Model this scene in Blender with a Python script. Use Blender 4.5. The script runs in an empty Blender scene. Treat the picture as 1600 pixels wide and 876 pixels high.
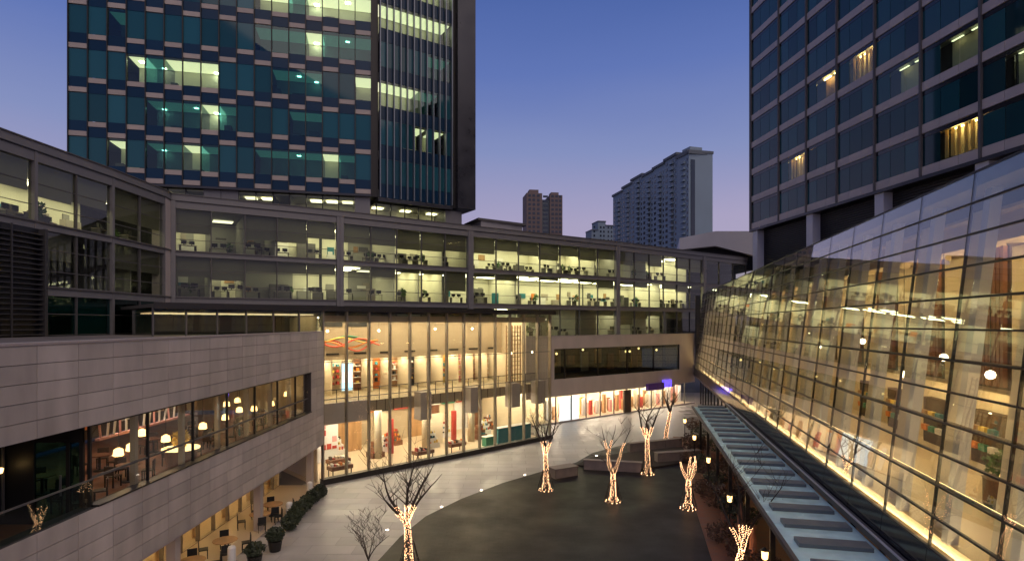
import bpy, bmesh, math, random
from mathutils import Vector, Matrix, Euler
R = math.radians
rnd = random.Random(11)
sc = bpy.context.scene
col = sc.collection

# ------------------------------------------------------------------ camera
HC, FPX, HOR = 12.0, 900.0, 505.0
cam_d = bpy.data.cameras.new('camera')
cam = bpy.data.objects.new('camera', cam_d); col.objects.link(cam)
cam.location = (0, 0, HC); cam.rotation_euler = (R(90), 0, 0)
cam_d.sensor_width = 36; cam_d.lens = FPX / 1600 * 36
cam_d.shift_y = (HOR - 438) / 1600
cam_d.clip_end = 5000; cam_d.clip_start = 0.1
sc.camera = cam
# ------------------------------------------------------------------ sky
w = bpy.data.worlds.new('World'); sc.world = w; w.use_nodes = True
nt = w.node_tree; nt.nodes.clear()
out = nt.nodes.new('ShaderNodeOutputWorld'); bg = nt.nodes.new('ShaderNodeBackground')
tc = nt.nodes.new('ShaderNodeTexCoord'); sp = nt.nodes.new('ShaderNodeSeparateXYZ')
rp = nt.nodes.new('ShaderNodeValToRGB')
nt.links.new(tc.outputs['Generated'], sp.inputs[0]); 
mpn = nt.nodes.new('ShaderNodeMapping'); mpn.inputs['Scale'].default_value = (1.2, 1.2, 5)
nz = nt.nodes.new('ShaderNodeTexNoise'); nz.inputs['Scale'].default_value = 1.6; nz.inputs['Detail'].default_value = 4
mad = nt.nodes.new('ShaderNodeMath'); mad.operation = 'MULTIPLY_ADD'; mad.inputs[1].default_value = .05
sub = nt.nodes.new('ShaderNodeMath'); sub.operation = 'SUBTRACT'; sub.inputs[1].default_value = .025
nt.links.new(tc.outputs['Generated'], mpn.inputs[0]); nt.links.new(mpn.outputs[0], nz.inputs['Vector']); nt.links.new(nz.outputs[0], mad.inputs[0])
nt.links.new(sp.outputs['Z'], mad.inputs[2]); nt.links.new(mad.outputs[0], sub.inputs[0]); nt.links.new(sub.outputs[0], rp.inputs[0])
nt.links.new(rp.outputs[0], bg.inputs[0]); nt.links.new(bg.outputs[0], out.inputs[0])
bg.inputs[1].default_value = 1.0
def lin(r, g, b):
    f = lambda c: ((c / 255 + .055) / 1.055) ** 2.4 if c > 10 else c / 255 / 12.92
    return (f(r), f(g), f(b))
ramp = [(0.0, (178, 163, 180)), (0.17, (162, 155, 186)), (0.28, (127, 139, 184)), (0.40, (93, 114, 175)),
        (0.52, (69, 94, 158)), (0.75, (48, 64, 124)), (1.0, (38, 52, 108))]
el = rp.color_ramp.elements
while len(el) < len(ramp): el.new(0.5)
for e, (p, c) in zip(el, ramp): e.position = p; e.color = (*lin(*c), 1)
# ------------------------------------------------------------------ faint afterglow
sd = bpy.data.lights.new('afterglow', 'SUN'); sun = bpy.data.objects.new('afterglow', sd); col.objects.link(sun)
sd.energy = 1.45; sd.angle = R(80); sd.color = (1.0, 0.79, 0.57)
sun.rotation_euler = Vector((-0.38, 0.55, -1.0)).to_track_quat('-Z', 'Y').to_euler()
sun.location = (0, -20, 60)
# ------------------------------------------------------------------ exposure, render
vs = sc.view_settings; vs.view_transform = 'Standard'; vs.look = 'None'; vs.exposure = 0.12; vs.gamma = 1
sc.render.engine = 'CYCLES'
cy = sc.cycles
cy.use_denoising = True; cy.max_bounces = 6; cy.diffuse_bounces = 3; cy.glossy_bounces = 3
cy.transmission_bounces = 4; cy.transparent_max_bounces = 24; cy.sample_clamp_indirect = 4; cy.sample_clamp_direct = 30
cy.caustics_reflective = False; cy.caustics_refractive = False
cy.use_adaptive_sampling = True; cy.adaptive_threshold = 0.015

# ------------------------------------------------------------------ materials
MATS = {}
def principled(name, c, rough=.6, metal=0., var=.0, nscale=0., namt=.0, bump=0., spec=.5, stretch=None, rot=None):
    m = bpy.data.materials.new(name); m.use_nodes = True; t = m.node_tree; b = t.nodes['Principled BSDF']
    b.inputs['Roughness'].default_value = rough; b.inputs['Metallic'].default_value = metal
    b.inputs['Specular IOR Level'].default_value = spec
    rgb = t.nodes.new('ShaderNodeRGB'); rgb.outputs[0].default_value = (*c, 1); cur = rgb.outputs[0]
    def scaled(cur, val):
        mx = t.nodes.new('ShaderNodeVectorMath'); mx.operation = 'SCALE'
        t.links.new(cur, mx.inputs[0]); t.links.new(val, mx.inputs['Scale']); return mx.outputs[0]
    def rng(src, lo, hi, a=0., bb=1.):
        r = t.nodes.new('ShaderNodeMapRange'); r.inputs[1].default_value = a; r.inputs[2].default_value = bb
        r.inputs[3].default_value = lo; r.inputs[4].default_value = hi; t.links.new(src, r.inputs[0]); return r.outputs[0]
    if var:
        oi = t.nodes.new('ShaderNodeObjectInfo'); cur = scaled(cur, rng(oi.outputs['Random'], 1 - var, 1 + var))
    if nscale:
        g = t.nodes.new('ShaderNodeNewGeometry'); mp = t.nodes.new('ShaderNodeMapping')
        if stretch: mp.inputs['Scale'].default_value = stretch
        n = t.nodes.new('ShaderNodeTexNoise'); n.inputs['Scale'].default_value = nscale; n.inputs['Detail'].default_value = 6
        t.links.new(g.outputs['Position'], mp.inputs[0]); t.links.new(mp.outputs[0], n.inputs['Vector'])
        cur = scaled(cur, rng(n.outputs[0], 1 - namt, 1 + namt, .3, .7))
        t.links.new(rng(n.outputs[0], max(.03, rough - .12), min(1, rough + .12), .3, .7), b.inputs['Roughness'])
        if bump:
            bp = t.nodes.new('ShaderNodeBump'); bp.inputs['Strength'].default_value = bump; bp.inputs['Distance'].default_value = .02
            t.links.new(n.outputs[0], bp.inputs['Height']); t.links.new(bp.outputs[0], b.inputs['Normal'])
    t.links.new(cur, b.inputs['Base Color'])
    MATS[name] = m; return m
def emit(name, c, s):
    m = bpy.data.materials.new(name); m.use_nodes = True; b = m.node_tree.nodes['Principled BSDF']
    b.inputs['Base Color'].default_value = (*c, 1); b.inputs['Emission Color'].default_value = (*c, 1)
    b.inputs['Emission Strength'].default_value = s; MATS[name] = m; return m
def glass(name, tint, r0=.045, power=4.2, rough=.0, wob=0.):
    m = bpy.data.materials.new(name); m.use_nodes = True; t = m.node_tree; t.nodes.clear()
    o = t.nodes.new('ShaderNodeOutputMaterial'); tr = t.nodes.new('ShaderNodeBsdfTransparent'); gl = t.nodes.new('ShaderNodeBsdfGlossy')
    tr.inputs[0].default_value = (*tint, 1); gl.inputs['Roughness'].default_value = rough; gl.inputs[0].default_value = (.95, .97, 1, 1)
    lw = t.nodes.new('ShaderNodeLayerWeight'); lw.inputs[0].default_value = .5
    pw = t.nodes.new('ShaderNodeMath'); pw.operation = 'POWER'; pw.inputs[1].default_value = power
    mr = t.nodes.new('ShaderNodeMapRange'); mr.inputs[3].default_value = r0; mr.inputs[4].default_value = .95
    mx = t.nodes.new('ShaderNodeMixShader')
    t.links.new(lw.outputs['Facing'], pw.inputs[0]); t.links.new(pw.outputs[0], mr.inputs[0]); t.links.new(mr.outputs[0], mx.inputs[0])
    t.links.new(tr.outputs[0], mx.inputs[1]); t.links.new(gl.outputs[0], mx.inputs[2]); t.links.new(mx.outputs[0], o.inputs[0])
    if wob:
        g = t.nodes.new('ShaderNodeNewGeometry'); n = t.nodes.new('ShaderNodeTexNoise'); n.inputs['Scale'].default_value = .7
        bp = t.nodes.new('ShaderNodeBump'); bp.inputs['Strength'].default_value = wob; bp.inputs['Distance'].default_value = .05
        t.links.new(g.outputs['Position'], n.inputs['Vector']); t.links.new(n.outputs[0], bp.inputs['Height'])
        t.links.new(bp.outputs[0], gl.inputs['Normal'])
    MATS[name] = m; return m
def cloth(name, c, trans=.5):
    m = bpy.data.materials.new(name); m.use_nodes = True; t = m.node_tree; t.nodes.clear()
    o = t.nodes.new('ShaderNodeOutputMaterial'); d = t.nodes.new('ShaderNodeBsdfDiffuse'); tl = t.nodes.new('ShaderNodeBsdfTranslucent')
    mx = t.nodes.new('ShaderNodeMixShader'); mx.inputs[0].default_value = trans
    d.inputs[0].default_value = (*c, 1); tl.inputs[0].default_value = (*c, 1)
    t.links.new(d.outputs[0], mx.inputs[1]); t.links.new(tl.outputs[0], mx.inputs[2]); t.links.new(mx.outputs[0], o.inputs[0])
    MATS[name] = m; return m

principled('stone', (.44, .39, .355), .62, var=.10, nscale=1.1, namt=.18, bump=.05, stretch=(1, 1, .3))
principled('stone_plain', (.45, .39, .355), .6, nscale=.6, namt=.1, stretch=(1, 1, .3))
principled('stone_back', (.05, .043, .042), .9)
principled('coping', (.36, .31, .30), .5, nscale=2, namt=.1)
principled('office_stone', (.18, .172, .17), .55, var=.05, nscale=1.2, namt=.08)
principled('frame_dark', (.03, .027, .025), .4, metal=.4)
principled('frame_mid', (.10, .092, .088), .6, metal=.0)
principled('mullion_bronze', (.30, .265, .215), .38, metal=.5, nscale=3, namt=.08)
principled('paving', (.375, .355, .335), .4, var=.11, nscale=.45, namt=.2, bump=.04)
principled('paving_base', (.20, .18, .17), .7, nscale=.5, namt=.1)
def bricked(m, sc_, mort):
    t = m.node_tree; b = t.nodes['Principled BSDF']; src = b.inputs['Base Color'].links[0].from_socket
    g = t.nodes.new('ShaderNodeNewGeometry'); br = t.nodes.new('ShaderNodeTexBrick'); br.inputs['Scale'].default_value = sc_
    br.inputs['Mortar Size'].default_value = .012; br.inputs['Color1'].default_value = (.8, .8, .8, 1); br.inputs['Color2'].default_value = (1.2, 1.2, 1.2, 1)
    br.inputs['Mortar'].default_value = (mort, mort, mort, 1); mx = t.nodes.new('ShaderNodeVectorMath'); mx.operation = 'MULTIPLY'
    t.links.new(g.outputs['Position'], br.inputs['Vector']); t.links.new(src, mx.inputs[0]); t.links.new(br.outputs['Color'], mx.inputs[1]); t.links.new(mx.outputs[0], b.inputs['Base Color'])
bricked(principled('paving_dark', (.0185, .0152, .0135), .5, nscale=.35, namt=.3, bump=.03, spec=.3), 1.0, .45)
principled('asphalt', (.05, .05, .05), .85, nscale=.4, namt=.2)
principled('soil', (.035, .026, .02), .95, nscale=6, namt=.4, bump=.5)
principled('roof', (.11, .10, .105), .8, nscale=.5, namt=.15)
principled('concrete', (.30, .28, .275), .7, nscale=.8, namt=.12)
principled('core', (.035, .035, .04), .8)
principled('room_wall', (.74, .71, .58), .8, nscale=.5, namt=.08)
principled('room_dim', (.30, .29, .26), .8, nscale=.5, namt=.1)  # darker wall colour for unlit rooms; also slabs and cabinets
principled('room_floor', (.22, .20, .18), .6)
principled('desk', (.38, .33, .27), .5, var=.2)
principled('black', (.012, .012, .013), .45)
principled('screen', (.02, .025, .03), .15)
principled('tower_tan', (.37, .31, .275), .5, var=.06, nscale=.7, namt=.06)
principled('tower_tan_right', (.44, .385, .35), .5, var=.06, nscale=.7, namt=.06)
principled('tower_navy', (.005, .028, .066), .2, spec=.25, var=.12)
principled('tower_pane', (.018, .092, .122), .05, spec=.35, var=.35)
principled('tower_pane_right', (.010, .058, .070), .04, spec=.4, var=.5)
principled('tower_fin', (.20, .22, .25), .35, metal=.5)
principled('tower_flank', (.036, .036, .044), .35, metal=.2, nscale=.5, namt=.1)
principled('louver', (.06, .056, .055), .5, metal=.3)
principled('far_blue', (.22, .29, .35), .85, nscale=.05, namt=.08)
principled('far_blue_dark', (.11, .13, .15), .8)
principled('far_brown', (.16, .12, .11), .85, nscale=.05, namt=.1)
principled('far_window', (.02, .03, .045), .15, spec=.7)
principled('white_metal', (.55, .54, .56), .45, nscale=.4, namt=.05)
principled('canopy_panel', (.56, .84, .88), .16, var=.08, nscale=1.5, namt=.12)
principled('canopy_rib', (.15, .17, .185), .4, metal=.3, nscale=2, namt=.1)
principled('cream', (.76, .65, .47), .7, nscale=.6, namt=.05)
principled('cream_floor', (.60, .48, .33), .3)
principled('beige', (.40, .32, .22), .7, nscale=.5, namt=.06)
principled('wood', (.20, .085, .045), .5, nscale=2.5, namt=.3, stretch=(1, 1, .15))
principled('wood_light', (.42, .24, .11), .5, nscale=2.5, namt=.25, stretch=(1, 1, .15))
principled('brown_dark', (.06, .035, .022), .6, nscale=2, namt=.3)
principled('red', (.48, .06, .045), .5)
principled('orange', (.80, .25, .05), .5)
principled('teal', (.03, .20, .25), .4)
principled('green', (.04, .25, .15), .5)
principled('pink', (.75, .35, .32), .6)
principled('white', (.78, .76, .72), .5)
principled('yellow', (.72, .52, .10), .5)
principled('ribbon_red', (.70, .09, .05), .5)
principled('leaf', (.030, .040, .018), .6, var=.3, nscale=8, namt=.5)
principled('leaf_brown', (.085, .042, .024), .7, var=.3, nscale=8, namt=.5)
principled('leaf_in', (.06, .13, .03), .6, var=.3, nscale=8, namt=.5)
principled('bark', (.055, .042, .034), .85, nscale=14, namt=.35, bump=.4, stretch=(1, 1, .3))
principled('stone_bench', (.22, .18, .16), .6, nscale=2, namt=.15, bump=.05)
principled('terracotta', (.36, .17, .10), .7, nscale=3, namt=.2)
principled('umbrella', (.35, .16, .09), .8, nscale=2, namt=.1)
principled('purple', (.08, .03, .28), .4)
cloth('blind', (.30, .29, .23), .5)
cloth('screen_cloth', (.74, .67, .54), .4)
cloth('curtain', (.80, .62, .36), .5)
cloth('shade', (.95, .72, .38), .6)
glass('clear_glass', (.96, .97, .95), .03)
glass('atrium_glass', (.95, .96, .93), .03)
glass('office_glass', (.88, .90, .84), .022)
glass('hall_glass', (.93, .94, .91), .07, power=3.8, wob=.04)
glass('tower_lit_glass', (.82, .90, .80), .04)
glass('tower_dim_glass', (.32, .62, .62), .05)
glass('balustrade_glass', (.72, .80, .78), .06)
principled('hall_spandrel', (.018, .018, .022), .12, spec=.6)
emit('tube_office', (1.0, .93, .58), 10.0)
emit('tube_dim', (1.0, .96, .66), 1.7)
emit('tube_tower', (.95, 1.0, .80), 4.0)
emit('slot_glow', (1.0, .95, .62), 3.2)
emit('glow_tower', (1.0, .98, .66), .9)
emit('glow_dim', (.75, .95, .68), .14)
emit('tube_warm', (1.0, .82, .54), 46.0)
emit('tube_shop', (1.0, .88, .66), 75.0)
emit('tube_pink', (1.0, .78, .62), 20.0)
emit('tube_hall', (1.0, .74, .36), 30.0)
emit('tube_cafe', (1.0, .66, .28), 24.0)
emit('tube_dimwarm', (1.0, .68, .36), 1.5)
emit('added_wash_glow', (1.0, .74, .36), 9.0)  # glow of the strips added behind the hall glass
emit('counter_glow', (1.0, .7, .3), 2.2)
emit('bulb', (1.0, .62, .22), 4.0)
emit('spot_tube', (.95, 1.0, .82), 14.0)
emit('bulb_white', (1.0, .82, .52), 14.0)
emit('fairy', (1.0, .54, .27), 9.0)
emit('ground_lamp', (1.0, .85, .68), 14.0)
emit('screen_blue', (.45, .75, 1.0), 1.5)
emit('screen_white', (.92, .97, 1.0), 1.1)
emit('blue_lamp', (.16, .10, 1.0), 1.2)

# ------------------------------------------------------------------ mesh helpers
class Fr:
    """vertical plane from a to b (left to right seen from the square); d > 0 is out of the wall"""
    def __init__(s, a, b):
        s.a = Vector(a); s.b = Vector(b); v = s.b - s.a; s.L = v.length; s.t = v / s.L
        s.n = Vector((s.t.y, -s.t.x)); s.ang = math.atan2(s.t.y, s.t.x)
    def pt(s, u, d, z):
        p = s.a + s.t * u + s.n * d; return (p.x, p.y, z)
    def uy(s, Y): return (Y - s.a.y) / s.t.y
class MB:
    def __init__(s): s.v = []; s.f = []
    def add(s, vs_, fs):
        b = len(s.v); s.v += [tuple(p) for p in vs_]; s.f += [tuple(i + b for i in f) for f in fs]; return s
    def hexa(s, p): return s.add(p, [(3, 2, 1, 0), (4, 5, 6, 7), (0, 1, 5, 4), (1, 2, 6, 5), (2, 3, 7, 6), (3, 0, 4, 7)])
    def box(s, x0, x1, y0, y1, z0, z1):
        return s.hexa([(x0, y0, z0), (x1, y0, z0), (x1, y1, z0), (x0, y1, z0), (x0, y0, z1), (x1, y0, z1), (x1, y1, z1), (x0, y1, z1)])
    def fbox(s, fr, u0, u1, d0, d1, z0, z1):
        q = [(u0, d1), (u1, d1), (u1, d0), (u0, d0)]
        return s.hexa([fr.pt(u, d, z0) for u, d in q] + [fr.pt(u, d, z1) for u, d in q])
    def prism(s, poly, z0, z1):
        n = len(poly); a = sum(poly[i][0] * poly[(i + 1) % n][1] - poly[(i + 1) % n][0] * poly[i][1] for i in range(n))
        if a < 0: poly = poly[::-1]
        return s.add([(x, y, z0) for x, y in poly] + [(x, y, z1) for x, y in poly],
                     [tuple(range(n))[::-1], tuple(range(n, 2 * n))] + [(i, (i + 1) % n, n + (i + 1) % n, n + i) for i in range(n)])
    def tube(s, pts, rad, n=6, cap=True):
        P = [Vector(p) for p in pts]; vs_ = []; k = len(P)
        for i, p in enumerate(P):
            d = (P[min(i + 1, k - 1)] - P[max(i - 1, 0)]).normalized()
            a = d.orthogonal().normalized() if i == 0 else (a - d * a.dot(d)).normalized()
            b = d.cross(a); r = rad[i] if isinstance(rad, (list, tuple)) else rad
            vs_ += [p + (a * math.cos(j * 2 * math.pi / n) + b * math.sin(j * 2 * math.pi / n)) * r for j in range(n)]
        fs = [(i * n + j, i * n + (j + 1) % n, (i + 1) * n + (j + 1) % n, (i + 1) * n + j) for i in range(k - 1) for j in range(n)]
        if cap: fs += [tuple(range(n))[::-1], tuple(range((k - 1) * n, k * n))]
        return s.add(vs_, fs)
    def lathe(s, prof, n=12, c=(0, 0, 0)):
        vs_ = [(c[0] + r * math.cos(j * 2 * math.pi / n), c[1] + r * math.sin(j * 2 * math.pi / n), c[2] + z) for r, z in prof for j in range(n)]
        k = len(prof)
        return s.add(vs_, [(i * n + j, i * n + (j + 1) % n, (i + 1) * n + (j + 1) % n, (i + 1) * n + j) for i in range(k - 1) for j in range(n)]
                     + [tuple(range(n))[::-1], tuple(range((k - 1) * n, k * n))])
    def mesh(s, name, mat):
        me = bpy.data.meshes.new(name); me.from_pydata(s.v, [], s.f); me.materials.append(MATS[mat]); return me
    def build(s, name, mat, parent=None, smooth=False):
        me = s.mesh(name, mat)
        if smooth:
            for p in me.polygons: p.use_smooth = True
        return put(name, me, parent)
WM = {}
def put(name, me, parent=None, loc=(0, 0, 0), rot=(0, 0, 0)):
    o = bpy.data.objects.new(name, me); col.objects.link(o)
    o.location = loc; o.rotation_euler = rot
    WM[o.name] = Matrix.Translation(Vector(loc)) @ Euler(rot).to_matrix().to_4x4()
    if parent is not None:
        o.parent = parent; o.matrix_parent_inverse = WM[parent.name].inverted()
    return o
def thing(name, label, cat, loc=(0, 0, 0), group=None):
    o = put(name, None, None, loc); o.empty_display_size = .2
    o['label'] = label; o['category'] = cat
    if group: o['group'] = group
    return o
def tag(o, label, cat, group=None):
    o['label'] = label; o['category'] = cat
    if group: o['group'] = group
    return o
def kind(o, k): o['kind'] = k; return o
BM = {}
def boxmesh(wd, dp, h, mat):
    k = (round(wd, 3), round(dp, 3), round(h, 3), mat)
    if k not in BM: BM[k] = MB().box(-wd / 2, wd / 2, -dp / 2, dp / 2, -h / 2, h / 2).mesh('piece', mat)
    return BM[k]
def fp(name, fr, u, d, z, wd, dp, h, mat, parent, tilt=0):
    """one box-shaped piece on a facade, centre (u, d, z)"""
    return put(name, boxmesh(wd, dp, h, mat), parent, fr.pt(u, d, z), (tilt, 0, fr.ang))
def side(dx, dy):
    return ('right' if dx > 0 else 'left') + (' rear' if dy > 0 else ' front') + ' side'
ORD = ['first', 'second', 'third', 'fourth', 'fifth', 'sixth', 'seventh']
def copy_thing(root, loc, rz=0, label=None, scale=1):
    r = root.copy(); col.objects.link(r); r.location = loc; r.rotation_euler = (0, 0, rz); r.scale = (scale,) * 3
    if label: r['label'] = label
    for ch in list(root.children):
        c = ch.copy(); col.objects.link(c); c.parent = r
        for g in list(ch.children):
            d = g.copy(); col.objects.link(d); d.parent = c
    return r
def offs(poly, d):
    res = []
    for i, p in enumerate(poly):
        ns = []
        for a, b in ((i - 1, i), (i, i + 1)):
            if a >= 0 and b < len(poly):
                v = (Vector(poly[b]) - Vector(poly[a])).normalized(); ns.append(Vector((v.y, -v.x)))
        n = sum(ns, Vector((0, 0))).normalized(); k = 1 / max(.4, n.dot(ns[0]))
        q = Vector(p) + n * d * k; res.append((q.x, q.y))
    return res
def strip(mb, poly, d0, d1, z0, z1): return mb.prism(offs(poly, d1) + offs(poly, d0)[::-1], z0, z1)
def gp(px, py, z=0.):
    Y = FPX * (HC - z) / (py - HOR); return ((px - 800) / FPX * Y, Y)

# ================================================================== GROUND
kind(MB().box(-900, 900, -200, 1600, -.6, -.05).build('ground', 'asphalt'), 'structure')
pave = kind(MB().box(-40, 48, 2, 100, -.049, -.012).build('plaza_paving', 'paving_base'), 'structure')
fa0 = Fr((-14.06, 42.9), (4.0, 60.0)); fw0 = Fr((5.35, 68.8), (27.4, 86.4))
slab_mesh = MB().box(-1.19, 1.19, -.59, .59, -.03, .0).mesh('paving_slab', 'paving')
nsl = 0; far_slabs = MB()
for i in range(-2, 52):
    for j in range(-9, 13):
        x = -1.2 + j * 2.4 + (i % 2) * 1.2; y = 27.0 + i * 1.2
        px, py = 800 + FPX * x / y, HOR + FPX * HC / y
        if x < -13.2 and y < 42 or x < -15 or x > 5.6 + .212 * y + 1.5 or px < 330 or py > 930: continue
        if x > 1.0 + max(0, (y - 46)) * 1.1 - max(0, 38 - y) * .55 + .8 and y < 46 and x > -6: continue
        v2 = Vector((x, y)); va = v2 - fa0.a; vw = v2 - fw0.a
        if va.dot(fa0.n) < -1.3 and va.dot(fa0.t) < fa0.L + 1 or vw.dot(fw0.n) < -1.2: continue
        if nsl < 300 and py > 690: put('slab', slab_mesh, pave, (x, y, 0)); nsl += 1
        else: far_slabs.box(x - 1.19, x + 1.19, y - .59, y + .59, -.03, 0.)
kind(far_slabs.build('far_slab', 'paving', pave), 'stuff')
# dark oval
ov = [gp(560, 905), gp(590, 876), gp(625, 838), gp(665, 806), gp(720, 779), gp(785, 754), gp(850, 735), gp(900, 722)]
ov += [(7.5, 53.5), (11.5, 57.5), (16, 60), (18.5, 60), (17.6, 54), (16.4, 48), (15.1, 41), (13.6, 34), (12.2, 27.5), (11, 22), (4, 20), (-4, 22.5)]
kind(MB().prism(ov, -.02, .006).build('plaza_dark_paving', 'paving_dark'), 'structure')

# ================================================================== LEFT STONE PODIUM
XW = -14.0
pod = thing('stone_building', 'low mauve stone building with slanting ribbon window at the left', 'building', (XW - 3, 28, 0))
fp_ = Fr((XW, 6.0), (XW, 42.9)); UY = lambda Y: Y - 6.0
MB().fbox(fp_, 0, UY(42.84), -.6, -.06, 8.6, 11.36).build('upper_band', 'stone_back', pod)
MB().fbox(fp_, 0, UY(42.84), -.6, -.06, 3.1, 5.8).build('lower_band', 'stone_back', pod)
MB().fbox(fp_, UY(40.3), UY(42.84), -.6, -.06, 5.8, 8.6).build('pier', 'stone_back', pod)
MB().fbox(fp_, 0, UY(42.9), -.5, .03, 11.36, 11.44).build('coping', 'coping', pod)
PW = 1.62
ends = [42.9 - k * PW for k in range(23)]
for k in range(22):
    y1, y0 = ends[k], ends[k + 1]
    if y0 < 8: break
    for r in range(5):
        for zb, hh in ((3.1, .54), (8.6, .552)):
            fp('stone_panel', fp_, UY((y0 + y1) / 2), -.03, zb + (r + .5) * hh, PW - .022, .06, hh - .02, 'stone', pod)
for r in range(5):
    fp('stone_panel', fp_, UY(42.09), -.03, 5.8 + (r + .5) * .56, PW - .022, .06, .54, 'stone', pod)
    fp('stone_panel', fp_, UY(40.78), -.03, 5.8 + (r + .5) * .56, .96, .06, .54, 'stone', pod)
# end face of the pier, seen from inside the glass
MB().box(XW - .6, XW - .01, 42.85, 42.9, 3.1, 11.36).build('pier_end', 'stone_plain', pod)
# soffit, floor, roof
MB().box(-24, XW - .6, 6, 42.8, 4.6, 5.25).build('floor_slab', 'wood', pod)
MB().box(-17.2, XW - .02, 6, 42.8, 3.02, 3.098).build('soffit', 'coping', pod)
MB().box(-28.4, XW - .6, 6, 41.0, 10.7, 11.2).build('roof', 'roof', pod)
MB().box(-24, XW - .6, 19.6, 42.8, 8.95, 9.05).build('ceiling', 'brown_dark', pod)
# ribbon window
mull = [19.5, 22.6, 25.8, 28.9, 32.0, 35.1, 38.0, 40.3]
for a, b in zip(mull[:-1], mull[1:]):
    fp('pane', fp_, UY((a + b) / 2), -.3, 7.2, b - a - .1, .02, 2.76, 'clear_glass', pod)
for y in mull[:-1]:
    fp('mullion', fp_, UY(y), -.3, 7.2, .08, .1, 2.8, 'frame_dark', pod)
for y in mull[1:-1]:
    fp('inner_post', fp_, UY(y - .35), -.6, 7.0, .2, .2, 3.4, 'beige', pod)
MB().fbox(fp_, UY(19.5), UY(40.3), -.36, -.26, 6.72, 6.79).build('rail', 'frame_mid', pod)
MB().fbox(fp_, UY(19.5), UY(40.3), -.4, .02, 5.8, 5.86).build('sill', 'frame_dark', pod)
MB().fbox(fp_, UY(19.5), UY(40.3), -.4, -.08, 8.54, 8.6).build('head', 'frame_dark', pod)
# restaurant behind the ribbon window
MB().box(-24.1, -24, 19.4, 42.8, 5.6, 8.95).build('back_wall', 'wood', pod)
MB().box(-24, -14.6, 42.5, 42.6, 5.6, 8.95).build('end_wall', 'beige', pod)
MB().box(-24, -16.2, 19.38, 19.44, 5.25, 8.95).build('partition', 'black', pod)
dr = MB().box(-16.1, -15.0, 19.4, 19.42, 5.3, 8.0).build('door', 'tower_dim_glass', pod); MB().box(-15.2, -15.15, 19.33, 19.38, 6.2, 6.9).build('handle', 'frame_mid', dr)
MB().box(-14.88, -14.55, 19.4, 19.42, 5.3, 8.0).build('side_light', 'tower_dim_glass', pod)
for xx in (-16.2, -15.0, -14.55): MB().box(xx, xx + .12, 19.36, 19.46, 5.25, 8.95).build('door_post', 'frame_dark', pod)
MB().box(-16.08, -14.43, 19.37, 19.45, 8.0, 8.1).build('door_head', 'frame_dark', pod)
MB().box(-16.08, -14.43, 19.38, 19.44, 8.1, 8.95).build('door_transom', 'black', pod)
lamp_px = [(222, 680, -17.2), (259, 689, -16.4), (205, 703, -16.2), (185, 711, -16.4), (317, 669, -16.2), (352, 655, -16.8), (354, 634, -18.0),
           (397, 641, -16.6), (424, 633, -16.2), (371, 628, -19.0), (374, 643, -17.4), (448, 618, -16.4)]
for i, (lx, ly, x) in enumerate(lamp_px):
    y = x * FPX / (lx - 800); z = HC - (ly - HOR) / FPX * y
    names = ['under the lit lattice', 'above the round counter', 'tall one near the loggia', 'low one near the loggia', 'left of the blue lamp', 'just below the blue lamp',
             'just right of the blue lamp', 'right of the middle', 'fourth from the pier', 'highest near the middle', 'in the middle rear', 'closest to the stone pier']
    t = thing('pendant_lamp', f'glowing yellow pendant lamp in the ribbon window restaurant, {names[i]}', 'lamp', (x, y, z), 'restaurant pendant lamps')
    MB().tube([(x, y, z + .3), (x, y, 8.95)], .012, 5).build('cord', 'black', t)
    MB().lathe([(.05, .32), (.17, .25), (.2, 0), (.17, -.02)], 12, (x, y, z)).build('lamp_shade', 'bulb', t)
def table_set(name, loc, label, top='wood', seat='brown_dark', n=4, r=.45, cat='table', group=None):
    t = thing(name, label, cat, loc, group); x, y, z = loc
    MB().lathe([(r, .71), (r, .75)], 14, loc).build('table_top', top, t)
    MB().lathe([(.05, .04), (.05, .71)], 8, loc).build('pedestal', 'frame_dark', t)
    MB().lathe([(.25, 0), (.23, .04)], 10, loc).build('foot', 'frame_dark', t)
    return t
def chair(loc, rz, label, seat='brown_dark', group=None):
    t = thing('chair', label, 'chair', (0, 0, 0), group)
    MB().box(-.22, .22, -.22, .22, .42, .47).build('seat', seat, t)
    MB().box(-.22, .22, .19, .23, .5, .88).build('backrest', seat, t)
    for sx in (-.19, .19):
        for sy in (-.19, .2): MB().box(sx - .02, sx + .02, sy - .02, sy + .02, 0, .42 if sy < 0 else .6).build('leg', 'frame_dark', t)
    t.location = loc; t.rotation_euler = (0, 0, rz); return t
proto_chair = chair((-15.2, 20.3, 5.25), .4, 'lone dark wooden chair by the loggia end of the ribbon window', group='restaurant chairs')
tb = [(-16.2, 21.4), (-18.6, 22.8), (-16.4, 24.6), (-18.9, 26.4), (-16.3, 28.2), (-18.8, 30.2), (-16.3, 31.8), (-18.6, 34), (-16.4, 35.6), (-16.6, 38.8)]
tl = ['nearest the loggia', 'behind the first pendant lamps', 'by the second window bay', 'in the rear of the second bay', 'by the third window bay', 'in the rear of the third bay',
      'by the fourth window bay', 'in the rear of the fifth bay', 'by the fifth window bay', 'closest to the stone pier']
for (x, y), s in zip(tb, tl):
    table_set('restaurant_table', (x, y, 5.25), f'round restaurant table {s} of the ribbon window', 'wood')
    for k in range(3):
        a = k * 2.1 + x
        copy_thing(proto_chair, (x + .75 * math.cos(a), y + .75 * math.sin(a), 5.25), a - math.pi / 2, f'dark chair, {side(math.cos(a), math.sin(a))}, at restaurant table {s}')
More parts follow.
